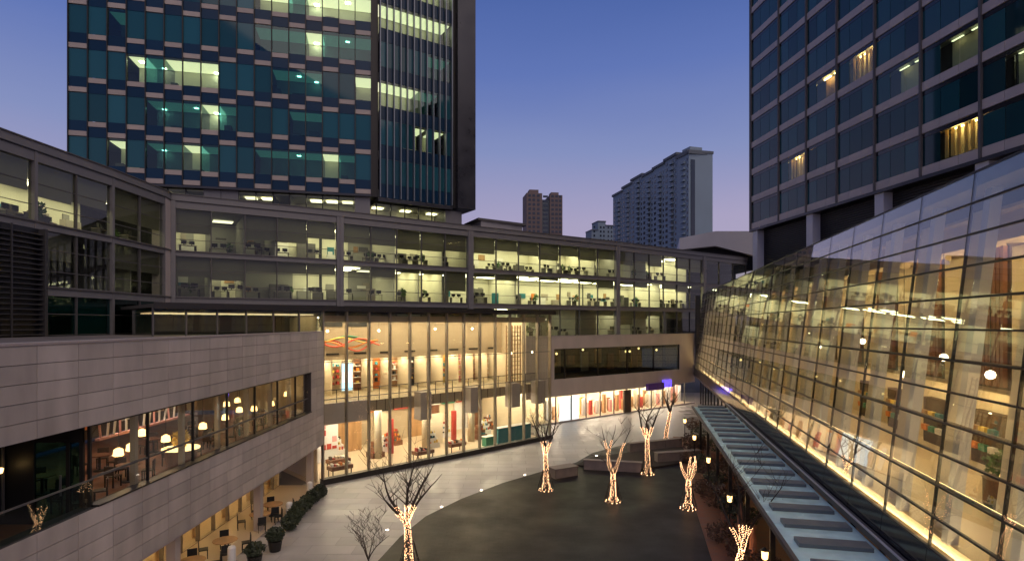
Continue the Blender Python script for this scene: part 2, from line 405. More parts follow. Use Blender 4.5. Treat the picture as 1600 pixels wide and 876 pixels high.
# round service counter with greenery
CX, CY, CZ = -15.75, 27.4, 5.25
t = thing('service_counter', 'round glowing counter with yellow greenery in the ribbon window restaurant', 'counter', (CX, CY, CZ))
MB().lathe([(.6, 0), (.7, .75), (.8, .8)], 18, (CX, CY, CZ)).build('base', 'wood', t)
MB().lathe([(.82, .801), (.82, .86)], 18, (CX, CY, CZ)).build('glowing_top', 'counter_glow', t)
def leaf_blob(c, r, n, size, seed=0, flat=1.0):
    q = random.Random(seed); mb = MB()
    for _ in range(n):
        while True:
            p = Vector((q.uniform(-1, 1), q.uniform(-1, 1), q.uniform(-1, 1)))
            if .25 < p.length < 1: break
        p = Vector((p.x * r[0], p.y * r[1], p.z * r[2])) + Vector(c)
        a = Vector((q.gauss(0, 1), q.gauss(0, 1), q.gauss(0, 1))).normalized(); b = a.orthogonal().normalized(); s = size * q.uniform(.6, 1.3)
        mb.add([p - a * s, p + b * s * .5, p + a * s, p - b * s * .5], [(0, 1, 2, 3)])
    return mb
kind(leaf_blob((CX, CY, CZ + 1.25), (.4, .4, .42), 260, .1, 3).build('greenery', 'yellow', t), 'stuff')
# white-red lattice built in place of a reflection at the first bays
t = thing('lattice_screen', 'red and white lattice standing in for a reflection at the first ribbon window bays', 'lattice', (-20, 26, 7.6))
for k in range(16):
    yy = 25.2 + k * .42
    MB().tube([(-18.0, yy, 7.0), (-18.0 + .2 * (k % 3 - 1), yy + .25 * (k % 2), 8.9)], .05, 5).build('slat', 'white' if k % 3 else 'pink', t)
MB().box(-18.1, -17.9, 25.0, 32.0, 6.9, 7.0).build('lower_rail', 'pink', t)
MB().box(-18.6, -18.5, 25.2, 31.8, 8.0, 8.1).build('light_strip', 'tube_pink', t)  # strip added to light the lattice
t = thing('blue_lamp', 'small blue-violet hanging lamp in the ribbon window restaurant', 'lamp', (-17.0, 34.4, 7.75))
MB().tube([(-17.0, 34.4, 8.1), (-17.0, 34.4, 8.95)], .012, 5).build('cord', 'black', t)
MB().lathe([(.02, -.35), (.09, .0), (.06, .4)], 8, (-17.0, 34.4, 7.75)).build('lamp_body', 'blue_lamp', t)
for k, (y, x) in enumerate([(21, -17), (24, -20), (27.5, -17), (31, -20), (34.5, -17), (38, -20), (40.5, -17)]):
    MB().box(x - .5, x + .5, y - .12, y + .12, 8.9, 8.945).build('ceiling_light', 'tube_cafe', pod)
MB().box(-23.95, -23.4, 24, 40, 5.6, 8.2).build('shelving', 'brown_dark', pod)
for k in range(14):
    MB().box(-23.39, -23.2, 24.4 + k * 1.1, 25.2 + k * 1.1, 6.2 + (k % 3) * .55, 6.25 + (k % 3) * .55 + .25).build('shelf_item', ['wood_light', 'white', 'orange', 'teal'][k % 4], pod)
# loggia at the near end
MB().box(-17.2, -17.1, 6, 19.4, 5.6, 8.95).build('loggia_wall', 'black', pod)  # black colour carries the loggia's shadow
MB().box(-17.1, -14.6, 6, 19.4, 8.7, 8.8).build('loggia_ceiling', 'brown_dark', pod)
for k, y in enumerate((10.4, 13.0, 15.6, 18.2)):
    dg = MB().box(-17.08, -17.02, y - 1.0, y + 1.0, 5.62, 8.2).build('door', 'screen', pod); MB().box(-17.0, -16.95, y + .7, y + .74, 6.4, 7.1).build('handle', 'frame_mid', dg)
    for yy in (y - 1.06, y + 1.0): MB().box(-17.1, -16.96, yy, yy + .06, 5.6, 8.3).build('door_frame', 'frame_mid', pod)
MB().box(-17.1, -16.94, 6, 19.4, 8.2, 8.3).build('door_head', 'frame_mid', pod)
MB().fbox(fp_, UY(6), UY(19.42), -.14, -.12, 5.82, 6.74).build('balustrade_pane', 'balustrade_glass', pod)
MB().fbox(fp_, UY(6), UY(19.42), -.16, -.10, 6.74, 6.79).build('handrail', 'frame_mid', pod)
for i, (x, y, z) in enumerate([(-16.95, 18.9, 7.15), (-16.95, 14.4, 7.3), (-16.95, 11.7, 7.3)]):
    t = thing('wall_lamp', 'amber wall lamp on the dark loggia wall, ' + ['closest to the ribbon window', 'second from the ribbon window', 'farthest from the ribbon window'][i], 'lamp', (x, y, z), 'loggia wall lamps')
    MB().lathe([(.03, -.08), (.09, -.06), (.12, .08), (.1, .1)], 10, (x + .12, y, z)).build('lamp_shade', 'bulb', t)
    MB().box(x - .06, x + .12, y - .03, y + .03, z - .03, z + .0).build('bracket', 'frame_dark', t)
# cafe below the overhang
fc = Fr((-17.3, 12), (-17.3, 42.9))
for k in range(19):
    y = 12 + k * 1.65
    fp('cafe_pane', fc, y - 12 + .82, -.05, 1.5, 1.55, .02, 2.96, 'clear_glass', pod)
    fp('cafe_mullion', fc, y - 12, -.05, 1.5, .09, .2, 3.0, 'mullion_bronze', pod)
    if k % 4 in (0, 2): fp('cafe_curtain', fc, y - 12 + .5, -.5, 1.5, .5, .06, 2.9, 'curtain', pod)
MB().fbox(fc, 0, 30.9, -.1, 0.02, 2.2, 2.28).build('cafe_transom', 'mullion_bronze', pod)
MB().box(-25.1, -25, 12, 42.8, .02, 4.58).build('cafe_back_wall', 'wood_light', pod)
MB().box(-25, -17.3, 12, 42.8, -.01, .012).build('cafe_floor', 'cream_floor', pod)
MB().box(-25, -17.2, 12, 42.8, 4.4, 4.58).build('cafe_ceiling', 'beige', pod)
MB().box(-25, -17.3, 42.7, 42.8, .02, 4.4).build('cafe_end_wall', 'cream', pod)
for k in range(10):
    MB().box(-20.6, -19.4, 14 + k * 3, 14.5 + k * 3, 4.3, 4.36).build('cafe_light', 'tube_cafe', pod)
for k in range(6):
    MB().box(-15.9, -15.7, 24 + k * 3.1, 24.2 + k * 3.1, 2.98, 3.015).build('soffit_light', 'tube_cafe', pod)
MB().box(-17.2, -14.2, 20, 42.7, .002, .03).build('cafe_deck', 'cream_floor', pod)
for y in (41.9, 33.4, 25.0):
    MB().box(-14.9, -14.5, y - .2, y + .2, .03, 3.02).build('column', 'stone_plain', pod)

# ================================================================== ATRIUM
fa = Fr((-14.06, 42.9), (4.0, 60.0)); LA = fa.L
atr = thing('glass_atrium', 'tall warm-lit glass shopping atrium in the centre', 'building', fa.pt(LA / 2, -3, 0))
NB = 13; bw = LA / NB
zrows = [(.42, 3.5), (3.5, 6.3), (6.3, 9.1), (9.1, 12.9)]
for k in range(NB):
    for z0, z1 in zrows:
        fp('pane', fa, (k + .5) * bw, 0, (z0 + z1) / 2, bw - .06, .02, z1 - z0 - .03, 'atrium_glass', atr)
for k in range(NB + 1):
    fp('mullion', fa, k * bw, -.08, 6.65, .11, .34, 12.5, 'mullion_bronze', atr)
for z in (6.3, 9.1):
    MB().fbox(fa, 0, LA, -.05, .03, z - .025, z + .025).build('transom', 'frame_mid', atr)
MB().fbox(fa, -.1, LA + .2, -.35, .22, .0, .42).build('base_kerb', 'frame_dark', atr)
MB().fbox(fa, -11, LA + .4, -14, .35, 13.0, 13.22).build('roof', 'frame_mid', atr)
MB().fbox(fa, -11, LA + .4, .35, .41, 12.9, 13.3).build('roof_edge', 'frame_dark', atr)
# clerestory that continues behind the stone building
for k in range(6):
    fp('clerestory_pane', fa, -(k + .5) * 1.83, 0, 12.1, 1.77, .02, 1.74, 'balustrade_glass', atr)
    fp('clerestory_mullion', fa, -(k + 1) * 1.83, -.05, 12.1, .09, .22, 1.8, 'frame_mid', atr)
MB().fbox(fa, -11, 0, -6, -5.9, 11.2, 12.9).build('clerestory_back', 'core', atr)
MB().fbox(fa, -11, -.02, -5.9, -.2, 12.7, 12.78).build('clerestory_ceiling', 'beige', atr)
for k in range(6):
    MB().fbox(fa, -1.7 - k * 1.83, -.2 - k * 1.83, -4.2, -1.2, 12.62, 12.69).build('clerestory_light', 'tube_dimwarm', atr)
MB().fbox(Fr(fa.pt(-11, 0, 0)[:2], fa.pt(-11, -6, 0)[:2]), 0, 6, -.02, .0, 11.2, 12.9).build('clerestory_end', 'office_glass', atr)
# interior shells
MB().fbox(fa, -.6, LA + .0, -11, -.4, -.01, .02).build('ground_floor', 'cream_floor', atr)
MB().fbox(fa, 0.2, LA - .1, -11, -10.9, .02, 12.7).build('back_wall', 'cream', atr)
MB().fbox(fa, -.1, LA, -10.9, -.5, 12.5, 12.6).build('ceiling', 'beige', atr)
MB().fbox(fa, LA - .05, LA, -10.9, -3.6, .02, 12.5).build('side_wall', 'cream', atr)
for z0, z1 in ((.42, 6.3), (6.3, 12.9)):
    MB().fbox(fa, LA + .02, LA + .04, -3.5, -.15, z0, z1).build('side_pane', 'atrium_glass', atr)
MB().fbox(fa, -.1, -.02, -10.9, -.9, .02, 12.5).build('side_wall', 'cream', atr)
MB().fbox(fa, 0, LA - .1, -10.9, -2.2, 4.8, 5.6).build('gallery_slab', 'beige', atr)
MB().fbox(fa, 0, 4.6, -2.19, -1.6, 4.1, 5.75).build('gallery_front', 'stone_plain', atr)
fas = MB().fbox(fa, 4.62, LA - .1, -2.19, -2.0, 4.7, 5.62).build('gallery_fascia', 'beige', atr)
for k in range(24):
    MB().fbox(fa, 4.8 + k * .82, 4.84 + k * .82, -1.99, -1.95, 4.7, 5.6).build('fascia_rib', 'brown_dark', fas)
for u in (9.3, 14.9, 20.2, 23.9):
    MB().fbox(fa, u, u + 1.15, -1.9, -.9, 3.6, 6.0).build('hanging_panel', 'stone_plain', atr)
for k in range(13):
    fp('balustrade_pane', fa, (k + .5) * bw, -1.75, 6.2, bw - .05, .015, 1.0, 'clear_glass', atr)
    fp('balustrade_post', fa, k * bw + .02, -1.75, 6.2, .04, .05, 1.1, 'frame_dark', atr)
MB().fbox(fa, 0, LA - .2, -1.79, -1.71, 6.74, 6.79).build('handrail', 'frame_dark', atr)
MB().fbox(fa, -.0, LA - .1, -.75, -.65, 12.1, 12.5).build('light_hiding_skirt', 'beige', atr)  # added skirt that keeps the atrium ceiling lights out of view
# upper bulkhead and shop fronts on the gallery
MB().fbox(fa, .1, LA - .2, -7.6, -7.3, 8.72, 12.5).build('bulkhead', 'beige', atr)
for k in range(9):
    MB().fbox(fa, 1.0 + k * 2.7, 2.2 + k * 2.7, -7.3, -7.22, 9.2, 9.35).build('air_slot', 'black', atr)
for k in range(3):
    MB().fbox(fa, .5 + k * 2.6, 2.6 + k * 2.6, -7.3, -7.2, 11.7, 12.1).build('dark_opening', 'black', atr)
gl = ['white', 'wood_light', 'cream', 'wood', 'orange', 'wood_light', 'black', 'black', 'yellow', 'pink', 'wood', 'wood_light']
for k in range(12):
    u0 = .3 + k * 2.03
    MB().fbox(fa, u0, u0 + 1.93, -9.6, -9.5, 5.62, 8.9).build('shop_wall', gl[k], atr)
    MB().fbox(fa, u0 - .1, u0, -9.5, -7.4, 5.62, 9.0).build('shop_divider', 'cream', atr)
    MB().fbox(fa, u0 + .3, u0 + 1.6, -8.6, -8.2, 8.88, 8.95).build('shop_light', 'tube_warm', atr)
    for j in range(4):
        zz = 6.3 + .55 * j
        shf = MB().fbox(fa, u0 + .2, u0 + 1.7, -9.49, -9.1, zz, zz + .05).build('shelf', 'white' if k % 2 else 'wood', atr)
        for i in range(3):
            MB().fbox(fa, u0 + .3 + i * .5, u0 + .55 + i * .5, -9.4, -9.2, zz + .05, zz + .2 + .2 * rnd.random()).build('shelf_goods', rnd.choice(['red', 'white', 'teal', 'orange', 'black', 'yellow']), shf)
for k in range(12):
    u0 = .3 + k * 2.03
    MB().fbox(fa, u0, u0 + 1.9, -10.9, -10.75, .02, 3.1).build('shop_wall', ['cream', 'wood_light', 'white', 'wood', 'beige', 'cream', 'beige', 'wood_light', 'wood', 'cream', 'white', 'wood'][k], atr)
    MB().fbox(fa, u0 + .1, u0 + 1.8, -10.6, -10.4, 3.15, 3.7).build('shop_sign', ['red', 'white', 'brown_dark', 'teal', 'orange', 'black', 'red', 'brown_dark', 'white', 'green', 'red', 'black'][k], atr)
    if k not in (0, 1, 7):
        d = -5.2 - 1.7 * (k % 3); p = fa.pt(u0 + 1, d, .02)
        t = thing('product_stand', 'tiered wooden product stand on the atrium floor, ' + ['', '', 'first', 'second', 'third', 'fourth', 'fifth', '', 'sixth', 'seventh', 'eighth', 'ninth'][k] + ' from the left', 'product stand', p, 'atrium product stands')
        for j, (hw, zz) in enumerate(((.6, .5), (.45, .95), (.3, 1.4))):
            tier = MB().fbox(fa, u0 + 1 - hw, u0 + 1 + hw, d - hw, d + hw, .02 if j == 0 else zz - .45, zz).build('tier', 'wood' if k % 2 else 'white', t)
            for m in range(4):
                uu = u0 + 1 - hw + .1 + m * (2 * hw - .2) / 4
                MB().fbox(fa, uu, uu + .12, d + hw - .16, d + hw - .04, zz, zz + rnd.uniform(.1, .3)).build('goods', rnd.choice(['red', 'white', 'orange', 'teal', 'yellow', 'black']), tier)
# ribbon sculpture
for k, (m, zz, sw) in enumerate([('ribbon_red', 10.3, .35), ('orange', 10.15, -.3), ('yellow', 10.5, .25), ('ribbon_red', 10.0, .5), ('green', 10.65, -.2)]):
    pts = [fa.pt(.4 + i * .42, -6.2 - .25 * k, zz + sw * math.sin(i * .55 + k)) for i in range(20)]
    tag(MB().tube(pts, .07, 5).build('hanging_ribbon', m), ['red top', 'orange', 'yellow', 'lower red', 'green'][k] + ' wavy ribbon hanging under the atrium ceiling at its left end', 'ribbon', 'hanging ribbons')
for k in range(12):
    for d in (-3.2, -5.6):
        MB().fbox(fa, .5 + k * 2.05, 1.5 + k * 2.05, d - .18, d + .18, 12.42, 12.49).build('ceiling_light', 'tube_warm', atr)
    MB().fbox(fa, .5 + k * 2.05, 1.6 + k * 2.05, -4.6, -4.2, 4.72, 4.78).build('gallery_light', 'tube_shop', atr)
    MB().fbox(fa, .5 + k * 2.05, 1.6 + k * 2.05, -8.2, -7.8, 4.72, 4.78).build('gallery_light', 'tube_warm', atr)
# ground floor shops: columns, walls, stands
for u in (7.3, 12.4, 18.0):
    MB().lathe([(.34, .02), (.34, 4.8)], 16, fa.pt(u, -4.6, 0)).build('round_column', 'cream', atr, True)
shop = MB().fbox(fa, .2, 4.4, -6.6, -6.4, .02, 4.7).build('shop_front', 'white', atr)
q = random.Random(4)
for i in range(8):
    for j in range(5):
        if q.random() < .7:
            MB().fbox(fa, .35 + i * .5, .75 + i * .5, -6.4, -6.36, 1.1 + j * .6, 1.1 + j * .6 + q.uniform(.25, .5)).build('poster', q.choice(['red', 'white', 'pink', 'white', 'teal', 'red']), shop)
for u, m in ((8.9, 'red'), (16.2, 'red')):
    tag(MB().fbox(fa, u, u + .45, -5.6, -5.3, .02, 3.2).build('banner_stand', m), 'tall red banner stand on the atrium floor, ' + ('beside the left round column' if u < 10 else 'beside the right round column'), 'banner')
MB().fbox(fa, 5.2, 8.0, -9, -8.8, .02, 3.6).build('kiosk_wall', 'wood_light', atr)
MB().fbox(fa, 13.2, 15.6, -6.4, -6.2, .02, 3.0).build('kiosk_wall', 'cream', atr)
for u0, m, lb in ((19.2, 'teal', 'long teal'), (21.6, 'teal', 'second teal')):
    t = thing('service_counter', f'{lb} counter at the right end of the atrium ground floor', 'counter', fa.pt(u0, -2, 0))
    MB().fbox(fa, u0, u0 + 2.2, -2.4, -1.8, .02, 1.5).build('front', m, t)
    MB().fbox(fa, u0 - .05, u0 + 2.25, -2.5, -1.7, 1.5, 1.56).build('top', 'white', t)
t = thing('green_cabinet', 'small green and white cabinet left of the teal counters', 'cabinet', fa.pt(17.5, -2, 0))
MB().fbox(fa, 17.4, 18.5, -2.2, -1.6, .02, .9).build('body', 'green', t); MB().fbox(fa, 17.35, 18.55, -2.25, -1.55, .9, .96).build('top', 'white', t)
def display(u, d, label, h=.85):
    t = thing('display_table', label, 'display table', fa.pt(u, d, .02), 'atrium display tables')
    MB().fbox(fa, u - .9, u + .9, d - .45, d + .45, h - .3, h).build('table_top', 'wood', t)
    for su in (-.8, .74):
        for s_ in (-.4, .34): MB().fbox(fa, u + su, u + su + .06, d + s_, d + s_ + .06, .02, h - .3).build('leg', 'frame_dark', t)
    for k in range(7):
        uu = u - .75 + k * .24; hh = rnd.uniform(.08, .3)
        MB().fbox(fa, uu, uu + .16, d - .2, d + .15, h, h + hh).build('goods', rnd.choice(['red', 'white', 'orange', 'brown_dark', 'cream']), t)
display(2.1, -1.5, 'dark wooden display table with goods, nearest the stone corner of the atrium')
display(3.0, -3.6, 'wooden display table with goods before the white poster wall')
display(9.9, -1.4, 'dark wooden display table with goods in the middle of the atrium glass')
display(14.0, -2.0, 'wooden display table with goods right of the atrium middle')
# screen on the gallery
t = thing('display_screen', 'bright blue and white display screen on the atrium gallery', 'screen', fa.pt(4.7, -5.4, 5.6))
MB().fbox(fa, 4.2, 5.3, -5.5, -5.42, 6.1, 8.6).build('frame', 'white', t); MB().fbox(fa, 4.26, 5.24, -5.42, -5.40, 6.9, 7.8).build('image', 'screen_white', t)
MB().fbox(fa, 4.26, 5.24, -5.42, -5.40, 7.82, 8.5).build('image', 'screen_blue', t); MB().fbox(fa, 4.26, 5.24, -5.42, -5.40, 6.2, 6.88).build('image', 'screen_blue', t)
MB().fbox(fa, 4.7, 4.8, -5.5, -5.45, 5.6, 6.1).build('stand', 'frame_dark', t)
# lattice at the right end
t = thing('lattice_screen', 'tall gridded wooden lattice at the right end of the atrium gallery', 'lattice', fa.pt(22.5, -3, 5.6))
for k in range(6): MB().fbox(fa, 21.4 + k * .4, 21.5 + k * .4, -3.1, -3.0, 5.62, 11.8).build('upright', 'wood_light', t)
for k in range(14): MB().fbox(fa, 21.4, 23.5, -3.0, -2.96, 5.8 + k * .44, 5.86 + k * .44).build('crossbar', 'beige', t)
for i, (u, zz) in enumerate([(1.0, 11.4), (5.5, 11.4), (8.5, 11.9), (11.2, 11.5), (15.5, 11.5), (20.6, 9.0), (23.6, 9.0)]):
    p = fa.pt(u, -1.4, zz)
    t = thing('spot_lamp', 'small white spot lamp behind the atrium glass, ' + ['first', 'second', 'third', 'fourth', 'fifth', 'sixth', 'seventh'][i] + ' from the stone corner', 'lamp', p, 'atrium spot lamps')
    MB().lathe([(.03, -.09), (.085, -.03), (.085, .04), (.03, .09)], 10, p).build('bulb', 'bulb_white', t)
    MB().tube([(p[0], p[1], p[2] + .09), (p[0], p[1], 12.5)], .01, 4).build('cord', 'black', t)

# ================================================================== WHITE STONE BOX AT THE BACK
fw = Fr((5.35, 68.8), (27.4, 86.4))
wb = thing('stone_shop_building', 'plain mauve stone box with dark long window over bright shops', 'building', fw.pt(14, -2, 0))
def zone(u0, u1, z0, z1, name, dd=0.): return MB().fbox(fw, u0, u1, -.5 + dd, 0 + dd, z0, z1).build(name, 'stone_plain', wb)
zone(-5, 28.2, 8.95, 10.45, 'upper_band'); zone(-5, 28.2, 3.25, 5.3, 'lower_band'); zone(24.5, 28.2, 5.3, 8.95, 'right_pier'); zone(-5, -.4, 5.3, 8.95, 'left_pier')
MB().fbox(fw, -5, 28.3, -.6, .04, 10.45, 10.53).build('coping', 'coping', wb)
MB().fbox(fw, -5, 28.2, -3.5, -.5, 10.2, 10.4).build('roof', 'roof', wb)
for a, b in ((-.4, 1.5), (1.5, 7.3), (7.3, 13), (13, 18.6), (18.6, 24.5)):
    fp('pane', fw, (a + b) / 2, -.2, 7.12, b - a - .12, .03, 3.58, 'balustrade_glass', wb)
    fp('mullion', fw, b - .0, -.2, 7.12, .12, .2, 3.64, 'frame_dark', wb)
MB().fbox(fw, -.4, 24.5, -7, -6.9, 5.3, 8.95).build('room_back', 'brown_dark', wb)
MB().fbox(fw, -.4, 24.5, -6.9, -.5, 5.2, 5.29).build('room_floor', 'brown_dark', wb)
MB().fbox(fw, -.4, 24.5, -6.9, -.5, 8.96, 9.04).build('room_ceiling', 'room_dim', wb)
for k in range(9):
    MB().fbox(fw, .6 + k * 2.7, 1.0 + k * 2.7, -4.2, -3.8, 8.88, 8.94).build('ceiling_light', 'tube_dimwarm', wb)
    MB().fbox(fw, .2 + k * 2.7, 1.6 + k * 2.7, -6.88, -6.7, 5.3 + (k % 2), 7.6 + (k % 3) * .4).build('wall_panel', ['wood', 'beige', 'wood_light'][k % 3], wb)
for i, (u, zz) in enumerate([(2.2, 8.2), (7.9, 8.5), (11.8, 8.3), (15.4, 8.1), (17.4, 8.0), (20.6, 8.3), (22.2, 8.1)]):
    p = fw.pt(u, -2.4 - (i % 3), zz)
    t = thing('pendant_lamp', 'small amber pendant lamp in the dark long window at the back, ' + ['first', 'second', 'third', 'fourth', 'fifth', 'sixth', 'seventh'][i] + ' from the left', 'lamp', p, 'back window pendants')
    MB().lathe([(.05, -.14), (.17, 0), (.05, .16)], 10, p).build('lamp_shade', 'bulb', t)
    MB().tube([(p[0], p[1], p[2] + .16), (p[0], p[1], 8.95)], .012, 4).build('cord', 'black', t)
# shops below
MB().fbox(fw, -5, 29, -6.1, -6, .02, 3.25).build('shop_back', 'cream', wb)
MB().fbox(fw, -5, 29, -6, -.3, -.01, .02).build('shop_floor', 'cream_floor', wb)
MB().fbox(fw, -5, 29, -6, -.5, 3.25, 3.32).build('shop_ceiling', 'white', wb)
MB().fbox(fw, -5, 28.6, -.5, -.2, .02, .16).build('shop_base', 'coping', wb)
for k in range(11):
    u = .2 + k * 2.6
    fp('shop_pane', fw, u + 1.3, -.4, 1.65, 2.5, .02, 3.0, 'clear_glass', wb)
    fp('shop_mullion', fw, u, -.4, 1.65, .1, .15, 3.1, 'frame_mid', wb)
    MB().fbox(fw, u + .3, u + 2.2, -1.6, -1.2, 3.17, 3.24).build('shop_light', 'tube_pink', wb)
    MB().fbox(fw, u + .3, u + 2.2, -4.2, -3.8, 3.17, 3.24).build('shop_light', 'tube_shop', wb)
    mm = ['white', 'pink', 'orange', 'pink', 'wood', 'red', 'wood_light', 'wood_light', 'white', 'white', 'pink'][k]
    for j in range(4):
        MB().fbox(fw, u + .15 + j * .62, u + .6 + j * .62, -2.6 - (j % 2) * .9, -2.3 - (j % 2) * .9, .02, 1.4 + 1.2 * rnd.random()).build('shop_stand', mm if j % 2 else rnd.choice(['cream', 'red', 'pink', 'white', 'wood_light']), wb)
MB().fbox(fw, 1.1, 4.4, -.75, -.7, .1, 3.0).build('glowing_door', 'screen_white', wb)  # door glows by itself, its brightness put into the material
MB().fbox(fw, 12.4, 13.7, -.35, -.05, .16, 3.1).build('dark_pillar', 'brown_dark', wb)
t = thing('shop_sign', 'dark purple box sign over the back shops', 'sign', fw.pt(18.6, .3, 3.3))
MB().fbox(fw, 16.7, 20.3, .02, .4, 2.75, 3.7).build('box', 'purple', t)
MB().fbox(fw, 20.35, 22.0, .02, .4, 3.0, 4.0).build('lit_logo_panel', 'blue_lamp', t)

# ================================================================== OFFICE BUILDING
poly = [(-29.6, 22.4), (-29.1, 35.2), (-28.8, 41.6), (-28.9, 48.0), (-29.2, 49.3), (-17.0, 56.9), (-4.73, 65.5), (14.4, 78.4), (30.2, 90.5), (46, 102)]
nbay = [4, 2, 2, 0, 5, 5, 7, 6, 5]
off = thing('office_building', 'long grey office block with three rows of lit windows across the back', 'building', (-5, 70, 10))
wins = [(10.3, 13.75), (14.33, 17.8), (18.3, 21.9)]
strip(MB(), poly, -16, -7.05, 8, 23.0).build('core', 'core', off)
strip(MB(), poly, -7, 0.0, 9.8, 10.3).build('floor_slab', 'office_stone', off)
strip(MB(), poly, -7, 0.0, 13.75, 14.33).build('floor_slab', 'office_stone', off)
strip(MB(), poly, -7, 0.0, 17.8, 18.3).build('floor_slab', 'office_stone', off)
strip(MB(), poly, -7, 0.0, 21.9, 22.55).build('roof_slab', 'office_stone', off)
strip(MB(), poly, -.5, .05, 22.56, 23.06).build('parapet', 'office_stone', off)
strip(MB(), poly, -.55, .12, 23.06, 23.14).build('coping', 'frame_mid', off)
for z in (14.2, 18.18): strip(MB(), poly, .0, .1, z, z + .1).build('ledge', 'frame_mid', off)
strip(MB(), poly, .0, .08, 22.5, 22.56).build('ledge', 'frame_dark', off)
# lit table: seg -> level -> string per bay (0 dark, d dim, h half, L lit)
LIT = {0: ['ddhd', '0000', 'hhhh'], 1: ['d0', '00', 'hh'], 2: ['00', '0d', 'hh'], 4: ['dd000', 'dhddL', 'hddhL'],
       5: ['dd0d0', 'LdLLh', 'LdhLh'], 6: ['0LdLd0L', 'LLLLLLL', 'LLLLLLL'], 7: ['hdLd00', 'LLLLLL', 'hdLdLL'], 8: ['00000', 'ddddd', '00000']}
desk_p = thing('office_desk', 'office desk with two monitors behind the office block windows', 'desk', (0, 0, 0), 'office desks by the windows')
MB().box(-.8, .8, -.35, .35, .7, .74).build('desk_top', 'desk', desk_p)
for sx in (-.75, .7): MB().box(sx, sx + .05, -.33, .33, 0, .7).build('leg', 'frame_mid', desk_p)
for sx in (-.38, .38): MB().box(sx - .26, sx + .26, .0, .05, .86, 1.2).build('monitor', 'black', desk_p); MB().box(sx - .04, sx + .04, .0, .08, .74, .88).build('monitor_stand', 'black', desk_p)
first_desk = [True]
chair_p = None
